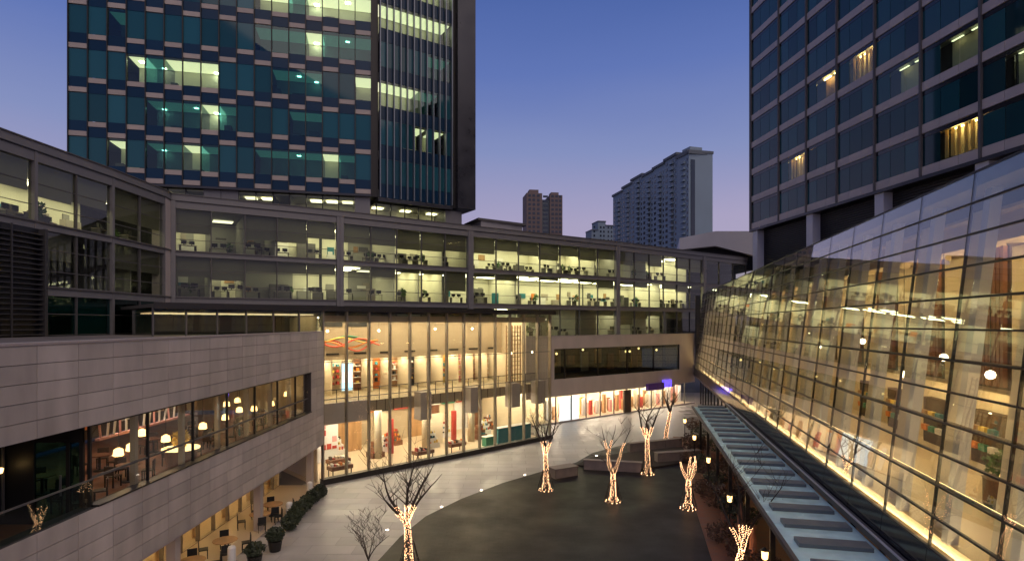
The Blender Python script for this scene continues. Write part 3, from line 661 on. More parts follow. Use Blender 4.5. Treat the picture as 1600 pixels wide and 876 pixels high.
for s in range(len(poly) - 1):
    fr = Fr(poly[s], poly[s + 1]); nb = nbay[s]
    if nb == 0:
        MB().fbox(fr, .0, fr.L, -1.0, .02, 10.3, 22.5).build('corner_pier', 'stone_plain', off); continue
    pil = .35 if s > 2 else .1; pz = 1.0 if s > 2 else .3
    bwid = (fr.L - 2 * pil) / nb
    for li, (z0, z1) in enumerate(wins):
        if li == 0 and s == 0: pass
        hgt = z1 - z0
        for b in range(nb):
            c = LIT[s][li][b]; u0 = pil + b * bwid; uc = u0 + bwid / 2
            fp('pane', fr, uc, -.18, (z0 + z1) / 2, bwid - .05, .025, hgt - .02, 'tower_dim_glass' if li == 0 and s < 3 else 'office_glass', off)
            fp('mullion', fr, u0, -.15, (z0 + z1) / 2, .08, .22, hgt - .01, 'frame_mid', off)
            if s == 8: continue
            for zz in (z0 + .95, z0 + 2.3 if hgt > 3 else z0 + 2):
                fp('glazing_bar', fr, uc, -.15, zz, bwid - .08, .05, .05, 'frame_mid', off)
            # blinds
            r = rnd.random()
            if c == 'L': drop = (rnd.choice([.35, .55, .5, .45]) if li == 2 else rnd.choice([.0, .12, .3, .2])) * hgt
            elif c == 'h': drop = rnd.choice([.5, .62, .56]) * hgt
            else: drop = rnd.choice([0, .3, .5, .6, .98]) * hgt
            if drop > .1:
                fp('roller_blind', fr, uc, -.45, z1 - drop / 2 - .01, bwid - .02, .02, drop, 'blind', off)
            wallm = 'room_wall' if c in 'Lh' else 'room_dim'  # unlit rooms get darker walls, their dimness painted in
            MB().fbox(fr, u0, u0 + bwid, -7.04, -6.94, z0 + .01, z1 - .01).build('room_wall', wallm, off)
            if rnd.random() < (.45 if c in 'Lh' else .3):
                MB().fbox(fr, u0 - .06, u0 + .06, -6.9, -.8, z0 + .01, z1 - .01).build('partition', wallm, off)
            if c != '0':
                em = {'L': 'tube_office', 'h': 'tube_office', 'd': 'tube_dim'}[c]
                ks = [-2.4, -5.0] if c == 'L' else [-5.0]
                for d in ks:
                    MB().fbox(fr, u0 + .5, u0 + bwid - .5, d - .6, d + .6, z1 - .1, z1 - .05).build('ceiling_light', em, off)
            if c in 'Lhd' and s != 0:
                for k in range((rnd.random() < .85) + (rnd.random() < .4)):
                    uu, dd = u0 + .9 + k * 1.3 + rnd.uniform(-.2, .3), -1.3 - rnd.random() * 2.5
                    p = fr.pt(uu, dd, z0)
                    copy_thing(desk_p, p, fr.ang + (math.pi if rnd.random() < .5 else 0) + rnd.uniform(-.4, .4), scale=rnd.uniform(.8, 1.12), label=\
                              
                               f"{['left', 'right'][k]} desk with monitors, {['lower', 'middle', 'top'][li]} row, {ORD[b]} bay of {['', 'near wing', 'far wing', '', 'first office', 'second office', 'third office', 'fourth office'][s]} section")
                for k in range(rnd.randint(1, 3)):
                    uu = u0 + .2 + rnd.random() * (bwid - 1.2); zz = z0 + rnd.uniform(.8, 1.9)
                    MB().fbox(fr, uu, uu + rnd.uniform(.4, 1.1), -6.93, -6.86 - .02 * k + .04, zz, zz + rnd.uniform(.3, 1.0)).build('wall_board', rnd.choice(['white', 'desk', 'room_dim', 'wood_light', 'teal', 'frame_mid', 'orange']), off)
                if rnd.random() < .4:
                    uu = u0 + .4 + rnd.random() * (bwid - .8); dd = -rnd.uniform(1.0, 5.0)
                    kind(leaf_blob(fr.pt(uu, dd, z0 + 1.0), (.32, .32, .5), 60, .16, int(uu * 100 + li)).build('office_plant', 'leaf_in', off), 'stuff')
                if rnd.random() < .3:
                    uu = u0 + .4 + rnd.random() * (bwid - 1.4); dd = -rnd.uniform(2.5, 4.5)
                    MB().fbox(fr, uu, uu + 1.0, dd - .05, dd, z0, z0 + 1.45).build('desk_divider', rnd.choice(['teal', 'frame_mid', 'desk', 'room_dim']), off)
                if rnd.random() < .75:
                    MB().fbox(fr, u0 + .3, u0 + 1.2 + rnd.random(), -6.5, -6.0, z0, z0 + rnd.uniform(.9, 2.2)).build('cabinet', rnd.choice(['desk', 'room_dim', 'white', 'frame_mid']), off)
        # pilasters at segment ends
    MB().fbox(fr, -.02, .34 * pz, -.4, .16 * pz, 9.8, 22.5).build('pilaster', 'office_stone', off)
    MB().fbox(fr, fr.L - .32 * pz, fr.L - .03, -.4, .13 * pz, 9.8, 22.5).build('pilaster', 'office_stone', off)
for o in [desk_p] + list(desk_p.children): bpy.data.objects.remove(o)
# parapet joints (stone slabs) on the front
# louvre screen at the left wing
lv = Fr((-29.3, 24.0), (-28.85, 35.0))
lou = thing('louvre_screen', 'dark horizontal louvre screen on the left wing', 'louvre screen', lv.pt(5, .3, 11.2))
for k in range(21):
    MB().fbox(lv, 0, 11, .2, .5, 11.3 + k * .3, 11.36 + k * .3).build('louvre_blade', 'louver', lou)
MB().fbox(lv, 0, 11, .12, .18, 11.2, 17.7).build('backing', 'black', lou)
MB().fbox(lv, 10.9, 11.1, .12, .6, 11.2, 17.7).build('end_post', 'louver', lou)
for k in range(3): MB().fbox(lv, 1.5 + k * 3.6, 1.58 + k * 3.6, .51, .57, 11.2, 17.7).build('post', 'louver', lou)
# roof boxes
t = thing('roof_plant_room', 'low grey plant room on the office roof left of the brown tower', 'roof structure', (0, 80, 22))
MB().prism([(-4, 74), (1.4, 78), (0.2, 82), (-6, 78)], 22.4, 25.2).build('wall', 'concrete', t)
MB().prism([(-4.3, 73.6), (1.9, 78.0), (0.4, 82.6), (-6.5, 78.2)], 25.2, 25.5).build('roof', 'frame_mid', t)
t = thing('roof_pavilion', 'white angular roof pavilion beside the right tower', 'roof structure', (35, 97, 22))
Yp = 96.0
xp = lambda px: (px - 800) / FPX * Yp
zp = lambda py: HC + (HOR - py) / FPX * Yp
q_ = [(1062, 372), (1118, 361), (1196, 361), (1196, 397), (1185, 401), (1118, 384), (1062, 390)]
MB().add([(xp(a), Yp + (0 if i < 99 else 0), zp(b)) for i, (a, b) in enumerate(q_)] + [(xp(a) + 3, Yp + 12, zp(b)) for a, b in q_],
         [tuple(range(7))[::-1], tuple(range(7, 14))] + [(i, (i + 1) % 7, 7 + (i + 1) % 7, 7 + i) for i in range(7)]).build('roof', 'white_metal', t)
MB().box(xp(1085), xp(1185), Yp + 1.5, Yp + 10, 21, zp(384)).build('wall', 'black', t)
MB().box(xp(1183), xp(1200), Yp - .5, Yp + 2, 19, zp(361) - .05).build('column', 'white_metal', t)

# ================================================================== LEFT TOWER
T1, T2 = (-45.4, 58.9), (-16.06, 65.7)
ft = Fr(T1, T2); Z0, FH = 26.7, 4.5; NC, NR = 17, 7
lt = thing('office_tower', 'tall dark blue glass tower with checkered tan panels at the left', 'tower', ft.pt(15, -8, 23))
cw = ft.L / NC
T3, T4 = (-7.36, 71.2), (-4.75, 72.85)
back = [T1, T2, T3, T4, (-10, 86), (-50, 76)]
inn = lambda d: [ft.pt(.2, -d, 0)[:2], ft.pt(ft.L + .5, -d, 0)[:2]]
TOP = Z0 + FH * NR
f2 = Fr((-15.35, 66.15), T3)
MB().prism([ft.pt(.25, -5.2, 0)[:2], ft.pt(ft.L + .2, -5.2, 0)[:2], f2.pt(1, -5.2, 0)[:2], f2.pt(f2.L, -5.2, 0)[:2], (-8, 84), (-49, 75)], 22, TOP).build('core', 'core', lt)
ppm = boxmesh
litcells = {}
litcells = {}
def band(r, cs, v):
    for c in cs: litcells[(c, r)] = v
# rows counted from the bottom
band(0, range(4, 8), 'd'); band(0, [6], 'L'); band(0, range(10, 16), 'd'); band(0, [14], 'L')
band(1, range(4, 9), 'd')
band(2, range(3, 8), 'L'); band(2, [4], 'd'); band(2, range(11, 14), 'd')
band(3, range(10, 17), 'd'); band(3, [2], 'd')
band(4, range(10, 17), 'L'); band(4, [12], 'd'); band(4, [2], 'd')
band(1, [12, 13], 'd'); band(0, [2], 'L'); band(3, [13], 'L'); band(2, [16], 'L'); band(1, [7], 'L'); band(5, range(3, 12), 'd'); band(6, range(6, 12), 'L')
for r in range(NR):
    zb = Z0 + r * FH
    for c in range(NC):
        u = (c + .5) * cw
        v = litcells.get((c, r))
        fp('pane', ft, u, -.08, zb + 1.6 + 1.45, cw - .09, .03, 2.86, 'tower_pane' if not v else ('tower_lit_glass' if v == 'L' else 'tower_dim_glass'), lt)  # glass tint follows the room light: clearer when lit, darker when dim
        if c % 2 == 0: tz, nz = zb + .3, zb + 1.1
        else: tz, nz = zb + 1.3, zb + .51
        fp('tan_panel', ft, u, -.02, tz, cw - .09, .1, .5, 'tower_tan', lt)
        fp('navy_panel', ft, u, -.06, nz, cw - .09, .06, 1.07, 'tower_navy', lt)
        if v:
            MB().fbox(ft, u - cw / 2, u + cw / 2, -3.4, -3.3, zb + .9, zb + 4.38).build('room_wall', 'room_wall' if v == 'L' else 'room_dim', lt)  # dim cells get a darker wall colour, shade put into the paint
            d0 = -1.6 - 1.2 * (c % 3)
            MB().fbox(ft, u - cw / 2, u + cw / 2 - .01, -3.2, -.6, zb + 4.33, zb + 4.39).build('glowing_ceiling', 'glow_tower' if v == 'L' else 'glow_dim', lt)  # whole ceiling glows in place of room lamps
            if v == 'L' and c % 2: MB().fbox(ft, u - .25, u + .3, d0 - .2, d0 + .2, zb + 4.28, zb + 4.325).build('ceiling_light', 'spot_tube', lt)
            if v == 'd' and rnd.random() < .4: MB().fbox(ft, u - .2, u + .2, d0 - .12, d0 + .12, zb + 4.28, zb + 4.325).build('ceiling_light', 'spot_tube', lt)
            if rnd.random() < .6:
                MB().fbox(ft, u - .7, u + rnd.uniform(-.2, .7), -2.2, -1.4, zb + 1.0, zb + rnd.uniform(1.9, 2.7)).build('cabinet', rnd.choice(['black', 'frame_mid', 'desk']), lt)
    MB().fbox(ft, .02, ft.L - .02, -4.9, -.15, zb - .1, zb + .9).build('floor_slab', 'room_dim', lt)
MB().fbox(ft, .02, ft.L - .02, -4.9, -.15, TOP - .1, TOP + .5).build('roof', 'core', lt)
for c in range(NC + 1):
    fp('mullion', ft, c * cw, -.0, (Z0 + TOP) / 2, .09, .26, TOP - Z0, 'frame_dark', lt)
MB().fbox(ft, -.05, ft.L, -1.0, .08, Z0 - .25, Z0 - .02).build('bottom_edge', 'tower_flank', lt)
MB().fbox(ft, -.04, .015, -5.2, -.14, Z0, TOP).build('side_wall', 'tower_flank', lt)
# slot storey under the tower
fs = Fr(ft.pt(2, -.55, 0)[:2], ft.pt(ft.L, -.55, 0)[:2])
for k in range(16):
    u = .9 + k * 1.75
    if k in (6, 7, 15): fp('slot_pier', fs, u, 0, 24.5, 1.7, .3, 3.9, 'office_stone', lt); continue
    fp('slot_pane', fs, u, 0, 24.5, 1.66, .03, 3.9, 'office_glass', lt); fp('slot_mullion', fs, u - .87, 0, 24.5, .1, .16, 3.9, 'frame_dark', lt)
    if k in (0, 1, 2, 3, 8, 9, 12, 13, 14):
        MB().fbox(fs, u - .6, u + .6, -2.6, -1.6, 26.1, 26.2).build('ceiling_light', 'slot_glow' if k not in (8, 14) else 'tube_dim', lt)
    if k in (3, 5, 10, 11): MB().fbox(fs, u - .87, u - .8, -4.4, -.1, 22.5, 26.2).build('slot_partition', 'room_dim', lt)
MB().fbox(fs, 0, 28, -4.5, -4.4, 22.5, 26.4).build('slot_back', 'room_wall', lt)
MB().fbox(fs, 0, 28, -4.4, -.1, 26.25, 26.4).build('slot_ceiling', 'room_wall', lt)
# fin face
MB().prism([ft.pt(ft.L, -.1, 0)[:2], f2.pt(0, -.1, 0)[:2], f2.pt(0.3, -3, 0)[:2], ft.pt(ft.L, -3, 0)[:2]], Z0 - .2, TOP).build('recess', 'frame_dark', lt)
NF = 11; fwid = (f2.L - .3) / NF
lit2 = {0: '00000000000', 1: '00000LL0LL0', 2: 'LLLLLLddd00', 3: '0000000dddd', 4: 'LLLLLLLLLLL', 5: 'LLLddLLLLLL', 6: 'dddd0000000'}
for r in range(NR):
    zb = Z0 + r * FH - .2
    for k in range(NF):
        u = .15 + (k + .5) * fwid; v = lit2[r][k]
        hz = 2.0 if r == 4 else 2.9
        fp('pane', f2, u, -.1, zb + 1.6 + 1.45, fwid - .05, .03, 2.86, 'tower_pane' if v == '0' else ('tower_lit_glass' if v == 'L' else 'tower_dim_glass'), lt)  # tint chosen by room light, as on the checkered face
        fp('navy_panel', f2, u, -.1, zb + .8, fwid - .05, .05, 1.56, 'tower_navy', lt)
        if v != '0':
            MB().fbox(f2, u - fwid / 2, u + fwid / 2, -3.3, -3.2, zb + .9, zb + 4.38).build('room_wall', 'room_wall' if v == 'L' else 'room_dim', lt)  # darker wall colour stands for the dimmer room light
            MB().fbox(f2, u - fwid / 2, u + fwid / 2 - .01, -3.0, -.6, zb + 4.3, zb + 4.38).build('glowing_ceiling', 'glow_tower' if v == 'L' else 'glow_dim', lt)  # glowing ceiling stands in for the room lighting
    MB().fbox(f2, .1, f2.L - .1, -4.6, -.15, zb - .1, zb + .9).build('floor_slab', 'room_dim', lt)
for k in range(NF + 1):
    fp('fin', f2, .15 + k * fwid, .12, (Z0 + TOP) / 2, .1, .42, TOP - Z0 + .4, 'tower_fin', lt)
f3 = Fr(T3, T4)
MB().fbox(f3, .6, f3.L, -9, .3, Z0 - .4, TOP).build('flank_wall', 'tower_flank', lt)
MB().fbox(f3, 0, .6, -9, -.3, Z0 - .4, TOP).build('flank_recess', 'frame_dark', lt)
MB().fbox(f2, 0, f2.L, -.6, .06, Z0 - .65, Z0 - .3).build('bottom_edge', 'tower_flank', lt)
f4 = Fr(f2.pt(0, -.8, 0)[:2], f2.pt(f2.L + 1.6, -.8, 0)[:2])
for k in range(6):
    u = .9 + k * 1.75
    if k == 5: MB().fbox(f4, u - .8, u + 1.4, -6, .2, 22.5, 26).build('slot_pier', 'office_stone', lt); continue
    fp('slot_pane', f4, u, 0, 24.3, 1.66, .03, 3.4, 'office_glass', lt); fp('slot_mullion', f4, u - .87, 0, 24.3, .1, .16, 3.4, 'frame_dark', lt)
    if k in (0, 2, 4): MB().fbox(f4, u - .6, u + .6, -2.4, -1.6, 25.7, 25.8).build('ceiling_light', 'slot_glow', lt)
MB().fbox(f4, 0, 9, -3.4, -3.3, 22.5, 26.0).build('slot_back', 'room_wall', lt)
MB().fbox(f4, 0, 9, -3.3, -.1, 25.85, 25.95).build('slot_ceiling', 'room_wall', lt)

# ================================================================== RIGHT TOWER
xr = lambda Y: 39.3 - .109 * Y
YB = [75, 68.7, 63.4, 58.4, 53.2, 48, 42.6, 37.2, 31.8]
frt = Fr((xr(75), 75), (xr(31.8), 31.8))
ub = [frt.uy(y) for y in YB]
rt = thing('hotel_tower', 'tall dark teal glass tower with tan spandrel bands at the right', 'tower', frt.pt(20, -8, 20))
RZ, RH, RN = 24.2, 3.5, 10
MB().fbox(frt, .1, frt.L, -18, -1.2, 16.5, RZ + RH * RN).build('core', 'core', rt)
litR = {(2, 3): 'w', (3, 3): 'c', (5, 0): 'c', (1, 1): 'c', (5, 2): 'g', (4, 2): 'g', (6, 1): 'g'}
for r in range(RN):
    zb = RZ + r * RH
    MB().fbox(frt, .05, frt.L, -1.2, -.25, zb - .1, zb + .9).build('floor_slab', 'room_dim', rt)
    for b in range(8):
        w0, w1 = ub[b] + .1, ub[b + 1] - .1; n = 3; pw = (w1 - w0) / n
        if r * RH + RZ > 12 + 520 / FPX * YB[b + 1] * 1.35 + 4: continue
        for k in range(n):
            uc = w0 + (k + .5) * pw
            lit = litR.get((b, r)); on = lit and (k > 0)
            fp('tan_panel', frt, uc, -.05, zb + .4, pw - .03, .12, .74, 'tower_tan_right', rt)
            fp('pane', frt, uc, -.1, zb + 1.97, pw - .05, .03, 2.36, 'tower_lit_glass' if on else 'tower_pane_right', rt, rnd.gauss(0, .004))
            fp('dark_panel', frt, uc, -.1, zb + 3.33, pw - .02, .05, .32, 'hall_spandrel', rt)
            if on:
                MB().fbox(frt, uc - pw / 2, uc + pw / 2, -1.19, -1.14, zb + 1, zb + 3.3).build('room_wall', 'cream' if lit != 'w' else 'wood_light', rt)
                MB().fbox(frt, uc - .5, uc + .5, -.85, -.7, zb + 3.2, zb + 3.26).build('room_light', 'tube_cafe' if lit != 'g' else 'tube_dim', rt)
                for q2 in range(3):
                    if lit == 'c': MB().fbox(frt, uc - pw / 2 + .1 + q2 * .55, uc - pw / 2 + .4 + q2 * .55, -.45, -.38, zb + 1.0, zb + 3.2).build('curtain', 'curtain', rt)
for u in ub:
    fp('pilaster', frt, u, .0, RZ + RH * RN / 2, .2, .24, RH * RN, 'frame_mid', rt)
MB().fbox(frt, -.2, frt.L, -1.2, .12, RZ - .3, RZ - .02).build('bottom_edge', 'tower_flank', rt)
MB().fbox(frt, -.3, .02, -18, .1, RZ - .3, RZ + RH * RN).build('edge_wall', 'tower_flank', rt)
for k in range(36):
    MB().fbox(frt, .3, frt.L, -1.18, -1.0, 15.6 + k * .23, 15.68 + k * .23).build('louvre_blade', 'louver', rt)
for u in (.8, frt.uy(63.0), frt.uy(52.8), frt.uy(42.6)):
    MB().fbox(frt, u - .55, u + .55, -1.0, -.1, 14, RZ - .3).build('column', 'white_metal', rt)

# ================================================================== GLASS HALL
gx = lambda Y: 8.5 + .217 * Y
fh = Fr((gx(86.3), 86.3), (gx(7.0), 7.0))
hall = thing('glass_hall', 'long leaning gridded glass hall glowing warm yellow along the right', 'building', fh.pt(50, -5, 0))
ZB, ZT, LEAN = 4.5, 16.4, .111
NRW = 13; rh = (ZT - ZB) / NRW; tilt = -math.atan(LEAN); sl = math.hypot(1, LEAN)
gd = lambda z: -(z - ZB) * LEAN
bay = 3.17
u_ref = fh.uy(17.05); kk = int(u_ref // bay); us = [u_ref + (i - kk) * bay for i in range(0, kk + 4)]
if us[0] > .3: us = [0.0] + us
far_pane = MB()
nmul = 0
for i in range(len(us) - 1):
    a, b = us[i], us[i + 1]
    near = fh.pt(b, 0, 0)[1] < 52
    for r in range(1, NRW):
        z = ZB + (r + .5) * rh
        if near: fp('pane', fh, (a + b) / 2, gd(z), z, b - a - .05, .02, rh * sl - .04, 'hall_glass', hall, tilt)
        else:
            z0, z1 = z - rh / 2 + .02, z + rh / 2 - .02
            far_pane.add([fh.pt(a + .02, gd(z0), z0), fh.pt(b - .02, gd(z0), z0), fh.pt(b - .02, gd(z1), z1), fh.pt(a + .02, gd(z1), z1)], [(0, 1, 2, 3)])
    z = ZB + .5 * rh
    fp('spandrel_pane', fh, (a + b) / 2, gd(z), z, b - a - .03, .05, rh * sl - .02, 'hall_spandrel', hall, tilt)
kind(far_pane.build('far_pane', 'hall_glass', hall), 'stuff')
def slant(u, d, wd, dp, z0, z1, name, mat, parent=hall):
    zc = (z0 + z1) / 2
    return fp(name, fh, u, d + gd(zc), zc, wd, dp, (z1 - z0) * sl, mat, parent, tilt)
for u in us:
    slant(u, -.03, .05, .08, ZB, ZT, 'mullion', 'frame_dark')
for r in range(1, NRW + 1):
    z = ZB + r * rh
    MB().fbox(fh, us[0], us[-1], gd(z) - .07, gd(z) + .03, z - .028, z + .028).build('transom', 'frame_dark', hall)
    if r in (3, 5, 7, 9):
        MB().fbox(fh, .6, us[-1], gd(z) - .16, gd(z) - .08, z - .02, z + .05).build('added_wash_shield', 'mullion_bronze', hall)  # added shield that hides the wash strip from outside
        MB().fbox(fh, .6, us[-1], gd(z) - .19, gd(z) - .165, z - .01, z + .04).build('added_wash_strip', 'added_wash_glow', hall)  # added hidden strip that brightens the cream screens
UE = us[-1]
# inner structure: steel column, cream screens
for i in range(len(us) - 1):
    a, b = us[i], us[i + 1]
    slant(b - .42, -.75, .34, .3, ZB + .9, ZT - .1, 'steel_column', 'white_metal')
    wdt = 1.35 if i > len(us) - 8 else 2.1
    slant(b - .62 - wdt / 2, -.95, wdt, .05, ZB + .95, ZT - .9, 'screen', 'screen_cloth')
MB().fbox(fh, 0, UE, -1.35, -.22, 4.75, 4.85).build('cove_floor', 'cream', hall)
MB().fbox(fh, 0, UE, -.55, -.4, 4.86, 4.92).build('added_cove_light', 'tube_hall', hall)  # strip added to light the screens from below
MB().fbox(fh, 0, UE, -12, -.78, 5.1, 5.42).build('floor', 'cream_floor', hall)
MB().fbox(fh, 0, UE, -8.1, -8.0, 5.42, 16).build('back_wall', 'cream', hall)
MB().fbox(fh, 0, UE, -12, -1.4, 16.0, 16.38).build('roof', 'roof', hall)
MB().fbox(fh, 0, UE, -8, -2.4, 15.4, 15.5).build('ceiling', 'beige', hall)
for k in range(40):
    u0 = 1 + k * 2.0
    if u0 > UE - 2: break
    MB().fbox(fh, u0, u0 + 1.2, -5.4, -5.1, 15.3, 15.38).build('ceiling_light', 'tube_hall', hall)
    MB().fbox(fh, u0, u0 + 1.3, -3.4, -3.2, 15.3, 15.38).build('ceiling_light', 'tube_hall', hall)
    MB().fbox(fh, u0 + 1.35, u0 + 1.4, -5.6, -2.9, 14.85, 15.38).build('light_hiding_baffle', 'beige', hall)  # added baffle hiding the ceiling lights from view
MB().fbox(fh, 0, UE, -2.9, -2.8, 14.6, 15.4).build('light_hiding_skirt', 'beige', hall)  # added edge that screens the hall lights from the camera
MB().fbox(fh, 0.02, .5, -.9, -.2, ZB, ZT - .3).build('end_post', 'frame_dark', hall)
# wooden slat walls on the back wall in bays near the camera
for i in range(8):
    u0 = UE - 3.0 - i * bay * 1.5
    for k in range(9):
        MB().fbox(fh, u0 + k * .24, u0 + .17 + k * .24, -5.2, -5.05, 9.6, 14.9).build('wood_slat', 'wood', hall)
    MB().fbox(fh, u0 - .05, u0 + 2.2, -5.28, -5.21, 9.5, 14.9).build('slat_backing', 'brown_dark', hall)
    MB().fbox(fh, u0 - .6, u0 + 2.6, -7.9, -5.3, 9.3, 9.5).build('mezzanine', 'beige', hall)
    MB().fbox(fh, u0, u0 + 1.8, -6.8, -6.4, 9.2, 9.27).build('mezzanine_light', 'tube_hall', hall)
    shu = MB().fbox(fh, u0 - .2, u0 + 2.2, -7.9, -7.5, 5.42, 7.9).build('shelf_unit', 'brown_dark', hall)
    for k in range(6):
        MB().fbox(fh, u0 + (k % 3) * .75, u0 + .5 + (k % 3) * .75, -7.5, -7.3, 6.1 + (k // 3) * .8, 6.4 + (k // 3) * .8).build('shelf_item', ['orange', 'green', 'white', 'wood_light', 'yellow', 'teal'][k], shu)
# globe lamps
for i, (Y, d, z) in enumerate([(14.2, -3.6, 12.2), (14.6, -3.8, 9.7), (17.6, -3.8, 9.9), (17.2, -4.2, 8.3), (17.7, -3.4, 7.4), (21, -3.8, 10.2), (24.5, -4, 10.6), (28, -4, 9.6), (33, -4, 11), (40, -4, 10.4)]):
    p = fh.pt(fh.uy(Y), d, z)
    s = ['highest, at the right edge', 'lower, at the right edge', 'second opening, high', 'second opening, middle', 'second opening, low', 'third opening', 'fourth opening', 'fifth opening', 'sixth opening', 'farthest']
    t = thing('globe_lamp', f'round warm hanging globe lamp inside the glass hall, {s[i]}', 'lamp', p, 'glass hall globe lamps')
    MB().lathe([(.03, -.15), (.12, -.1), (.16, 0), (.12, .1), (.03, .15)], 12, p).build('globe', 'bulb_white', t, True)
    MB().tube([(p[0], p[1], p[2] + .15), (p[0], p[1], 15.4)], .012, 4).build('cord', 'black', t)
p = fh.pt(fh.uy(17.9), -2.6, 5.42)
t = thing('floor_lamp', 'black standing floor lamp on the glass hall floor', 'lamp', p)
MB().lathe([(.22, 0), (.2, .05), (.03, .1)], 14, p).build('base', 'black', t); MB().lathe([(.025, .1), (.025, 1.9)], 8, p).build('pole', 'black', t)
MB().lathe([(.14, 1.9), (.2, 1.95), (.12, 2.2)], 12, p).build('lamp_shade', 'bulb', t)
for i, (Y, d) in enumerate([(14.6, -4.4), (17.6, -4.9), (21.4, -4.6)]):
    p = fh.pt(fh.uy(Y), d, 5.42)
    t = thing('flower_stand', 'dark wooden stand with leafy plants and flowers in the glass hall, ' + ['right edge', 'behind floor lamp', 'third'][i], 'plant stand', p, 'glass hall plants')
    MB().lathe([(.7, 0), (.75, .1), (.75, 1.0), (.8, 1.05)], 8, p).build('stand', 'brown_dark', t)
    kind(leaf_blob((p[0], p[1], p[2] + 1.5), (.8, .8, .55), 320, .13, 20 + i).build('foliage', 'leaf_in', t), 'stuff')
    for k in range(6): MB().lathe([(.02, -.07), (.08, 0), (.02, .07)], 6, (p[0] + rnd.uniform(-.7, .7), p[1] + rnd.uniform(-.7, .7), p[2] + rnd.uniform(1.3, 1.9))).build('flower', ['red', 'pink', 'white'][k % 3], t)
# lower storey under the canopy
MB().fbox(fh, 0, UE, -4, -3.9, .02, 4.4).build('ground_wall', 'wood_light', hall)
MB().fbox(fh, 0, UE, -12, .02, 4.2, 4.48).build('edge_beam', 'frame_mid', hall)
for k in range(26):
    u0 = .1 + k * 3.1
    if u0 > UE - 3: break
    fp('ground_pane', fh, u0 + 1.5, -1.0, 2.1, 3.0, .03, 4.1, 'clear_glass', hall); fp('ground_mullion', fh, u0, -1, 2.1, .1, .2, 4.2, 'frame_dark', hall)
    MB().fbox(fh, u0 + .6, u0 + 1.6, -2.6, -2.3, 4.1, 4.18).build('ground_light', 'tube_cafe' if k % 2 else 'tube_dimwarm', hall)

# ================================================================== CANOPY
can = thing('glass_canopy', 'long blue-grey ribbed canopy below the leaning glass hall', 'canopy', fh.pt(50, 1, 0))
fcn = fh; ce = fh.uy(53.0)
CW = 2.95
nrib = int((UE - ce) / 2.0)
for k in range(nrib + 1):
    u = ce + k * 2.0
    fp('rib', fh, u, .25 + CW / 2 - .1, 4.30, .7, CW - .6, .14, 'canopy_rib', can)
    fp('canopy_pane', fh, u + 1.0, .2 + CW / 2, 4.2, 1.96, CW, .06, 'canopy_panel', can)
MB().fbox(fh, ce - .5, UE, CW + .2, CW + .34, 4.12, 4.3).build('edge_beam', 'frame_mid', can)
MB().fbox(fh, ce - .5, UE, .06, .2, 4.3, 4.62).build('gutter', 'frame_mid', can)
MB().fbox(fh, ce - .5, UE, .24, .3, 4.62, 4.68).build('rail', 'white_metal', can)
for k in range(8):
    u = ce + 2 + k * 5.6
    MB().fbox(fh, u, u + .16, CW - .3, CW - .1, .02, 4.15).build('post', 'frame_dark', can)

# ================================================================== FAR BUILDINGS
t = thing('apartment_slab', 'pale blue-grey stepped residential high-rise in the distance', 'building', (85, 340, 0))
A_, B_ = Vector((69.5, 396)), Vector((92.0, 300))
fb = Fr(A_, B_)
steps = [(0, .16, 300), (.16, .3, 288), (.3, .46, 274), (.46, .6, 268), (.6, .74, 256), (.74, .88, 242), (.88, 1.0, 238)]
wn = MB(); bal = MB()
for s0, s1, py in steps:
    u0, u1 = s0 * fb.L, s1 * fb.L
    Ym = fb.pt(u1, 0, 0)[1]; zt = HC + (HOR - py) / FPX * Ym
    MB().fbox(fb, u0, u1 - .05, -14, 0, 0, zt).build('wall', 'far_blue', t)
    MB().fbox(fb, u0 - .6, u1 + .3, -14.4, .8, zt, zt + 1.4).build('roof', 'far_blue_dark', t)
    nfl = int(zt / 3.1)
    wdt = (u1 - u0)
    for f in range(14, nfl):
        z = f * 3.1
        wn.fbox(fb, u0 + .08 * wdt, u0 + .24 * wdt, 0, .15, z + .9, z + 2.4); wn.fbox(fb, u0 + .55 * wdt, u0 + .72 * wdt, 0, .15, z + .7, z + 2.5)
        bal.fbox(fb, u0 + .5 * wdt, u0 + .78 * wdt, .2, 1.5, z - .2, z + .9)
        wn.fbox(fb, u0 + .84 * wdt, u0 + .93 * wdt, 0, .15, z + .9, z + 2.3)
kind(wn.build('window', 'far_window', t), 'stuff'); kind(bal.build('balcony', 'far_blue', t), 'stuff')
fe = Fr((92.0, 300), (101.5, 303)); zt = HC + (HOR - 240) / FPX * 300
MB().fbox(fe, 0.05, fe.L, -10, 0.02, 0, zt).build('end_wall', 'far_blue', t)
MB().fbox(fe, 1.2, 3.6, .02, .4, 0, zt - 3).build('end_window_strip', 'far_window', t)
MB().fbox(fe, -.5, fe.L + .8, -10.5, .9, zt, zt + 1.3).build('end_roof', 'far_blue_dark', t)
MB().fbox(fe, 1.5, fe.L - 1, -8, -1, zt + 1.3, zt + 4.2).build('lift_house', 'far_blue', t)
MB().fbox(fe, fe.L, fe.L + 1.0, -3, -.5, zt * .64, zt * .64 + .8).build('ledge', 'far_blue_dark', t)
t = thing('brown_tower', 'dark brown twin-topped apartment tower far behind the office block', 'building', (22, 400, 0))
fbn = Fr((10.2, 400), (35.5, 404))
z1, z2 = HC + (HOR - 301) / FPX * 400, HC + (HOR - 303) / FPX * 400
MB().fbox(fbn, 0, 11, -16, 0, 0, z1).build('wall', 'far_brown', t); MB().fbox(fbn, 11, 16.5, -16, -2, 0, z1 - 4).build('recess_wall', 'far_blue_dark', t); MB().fbox(fbn, 16.5, 25.5, -16, 0, 0, z2).build('wall', 'far_brown', t)
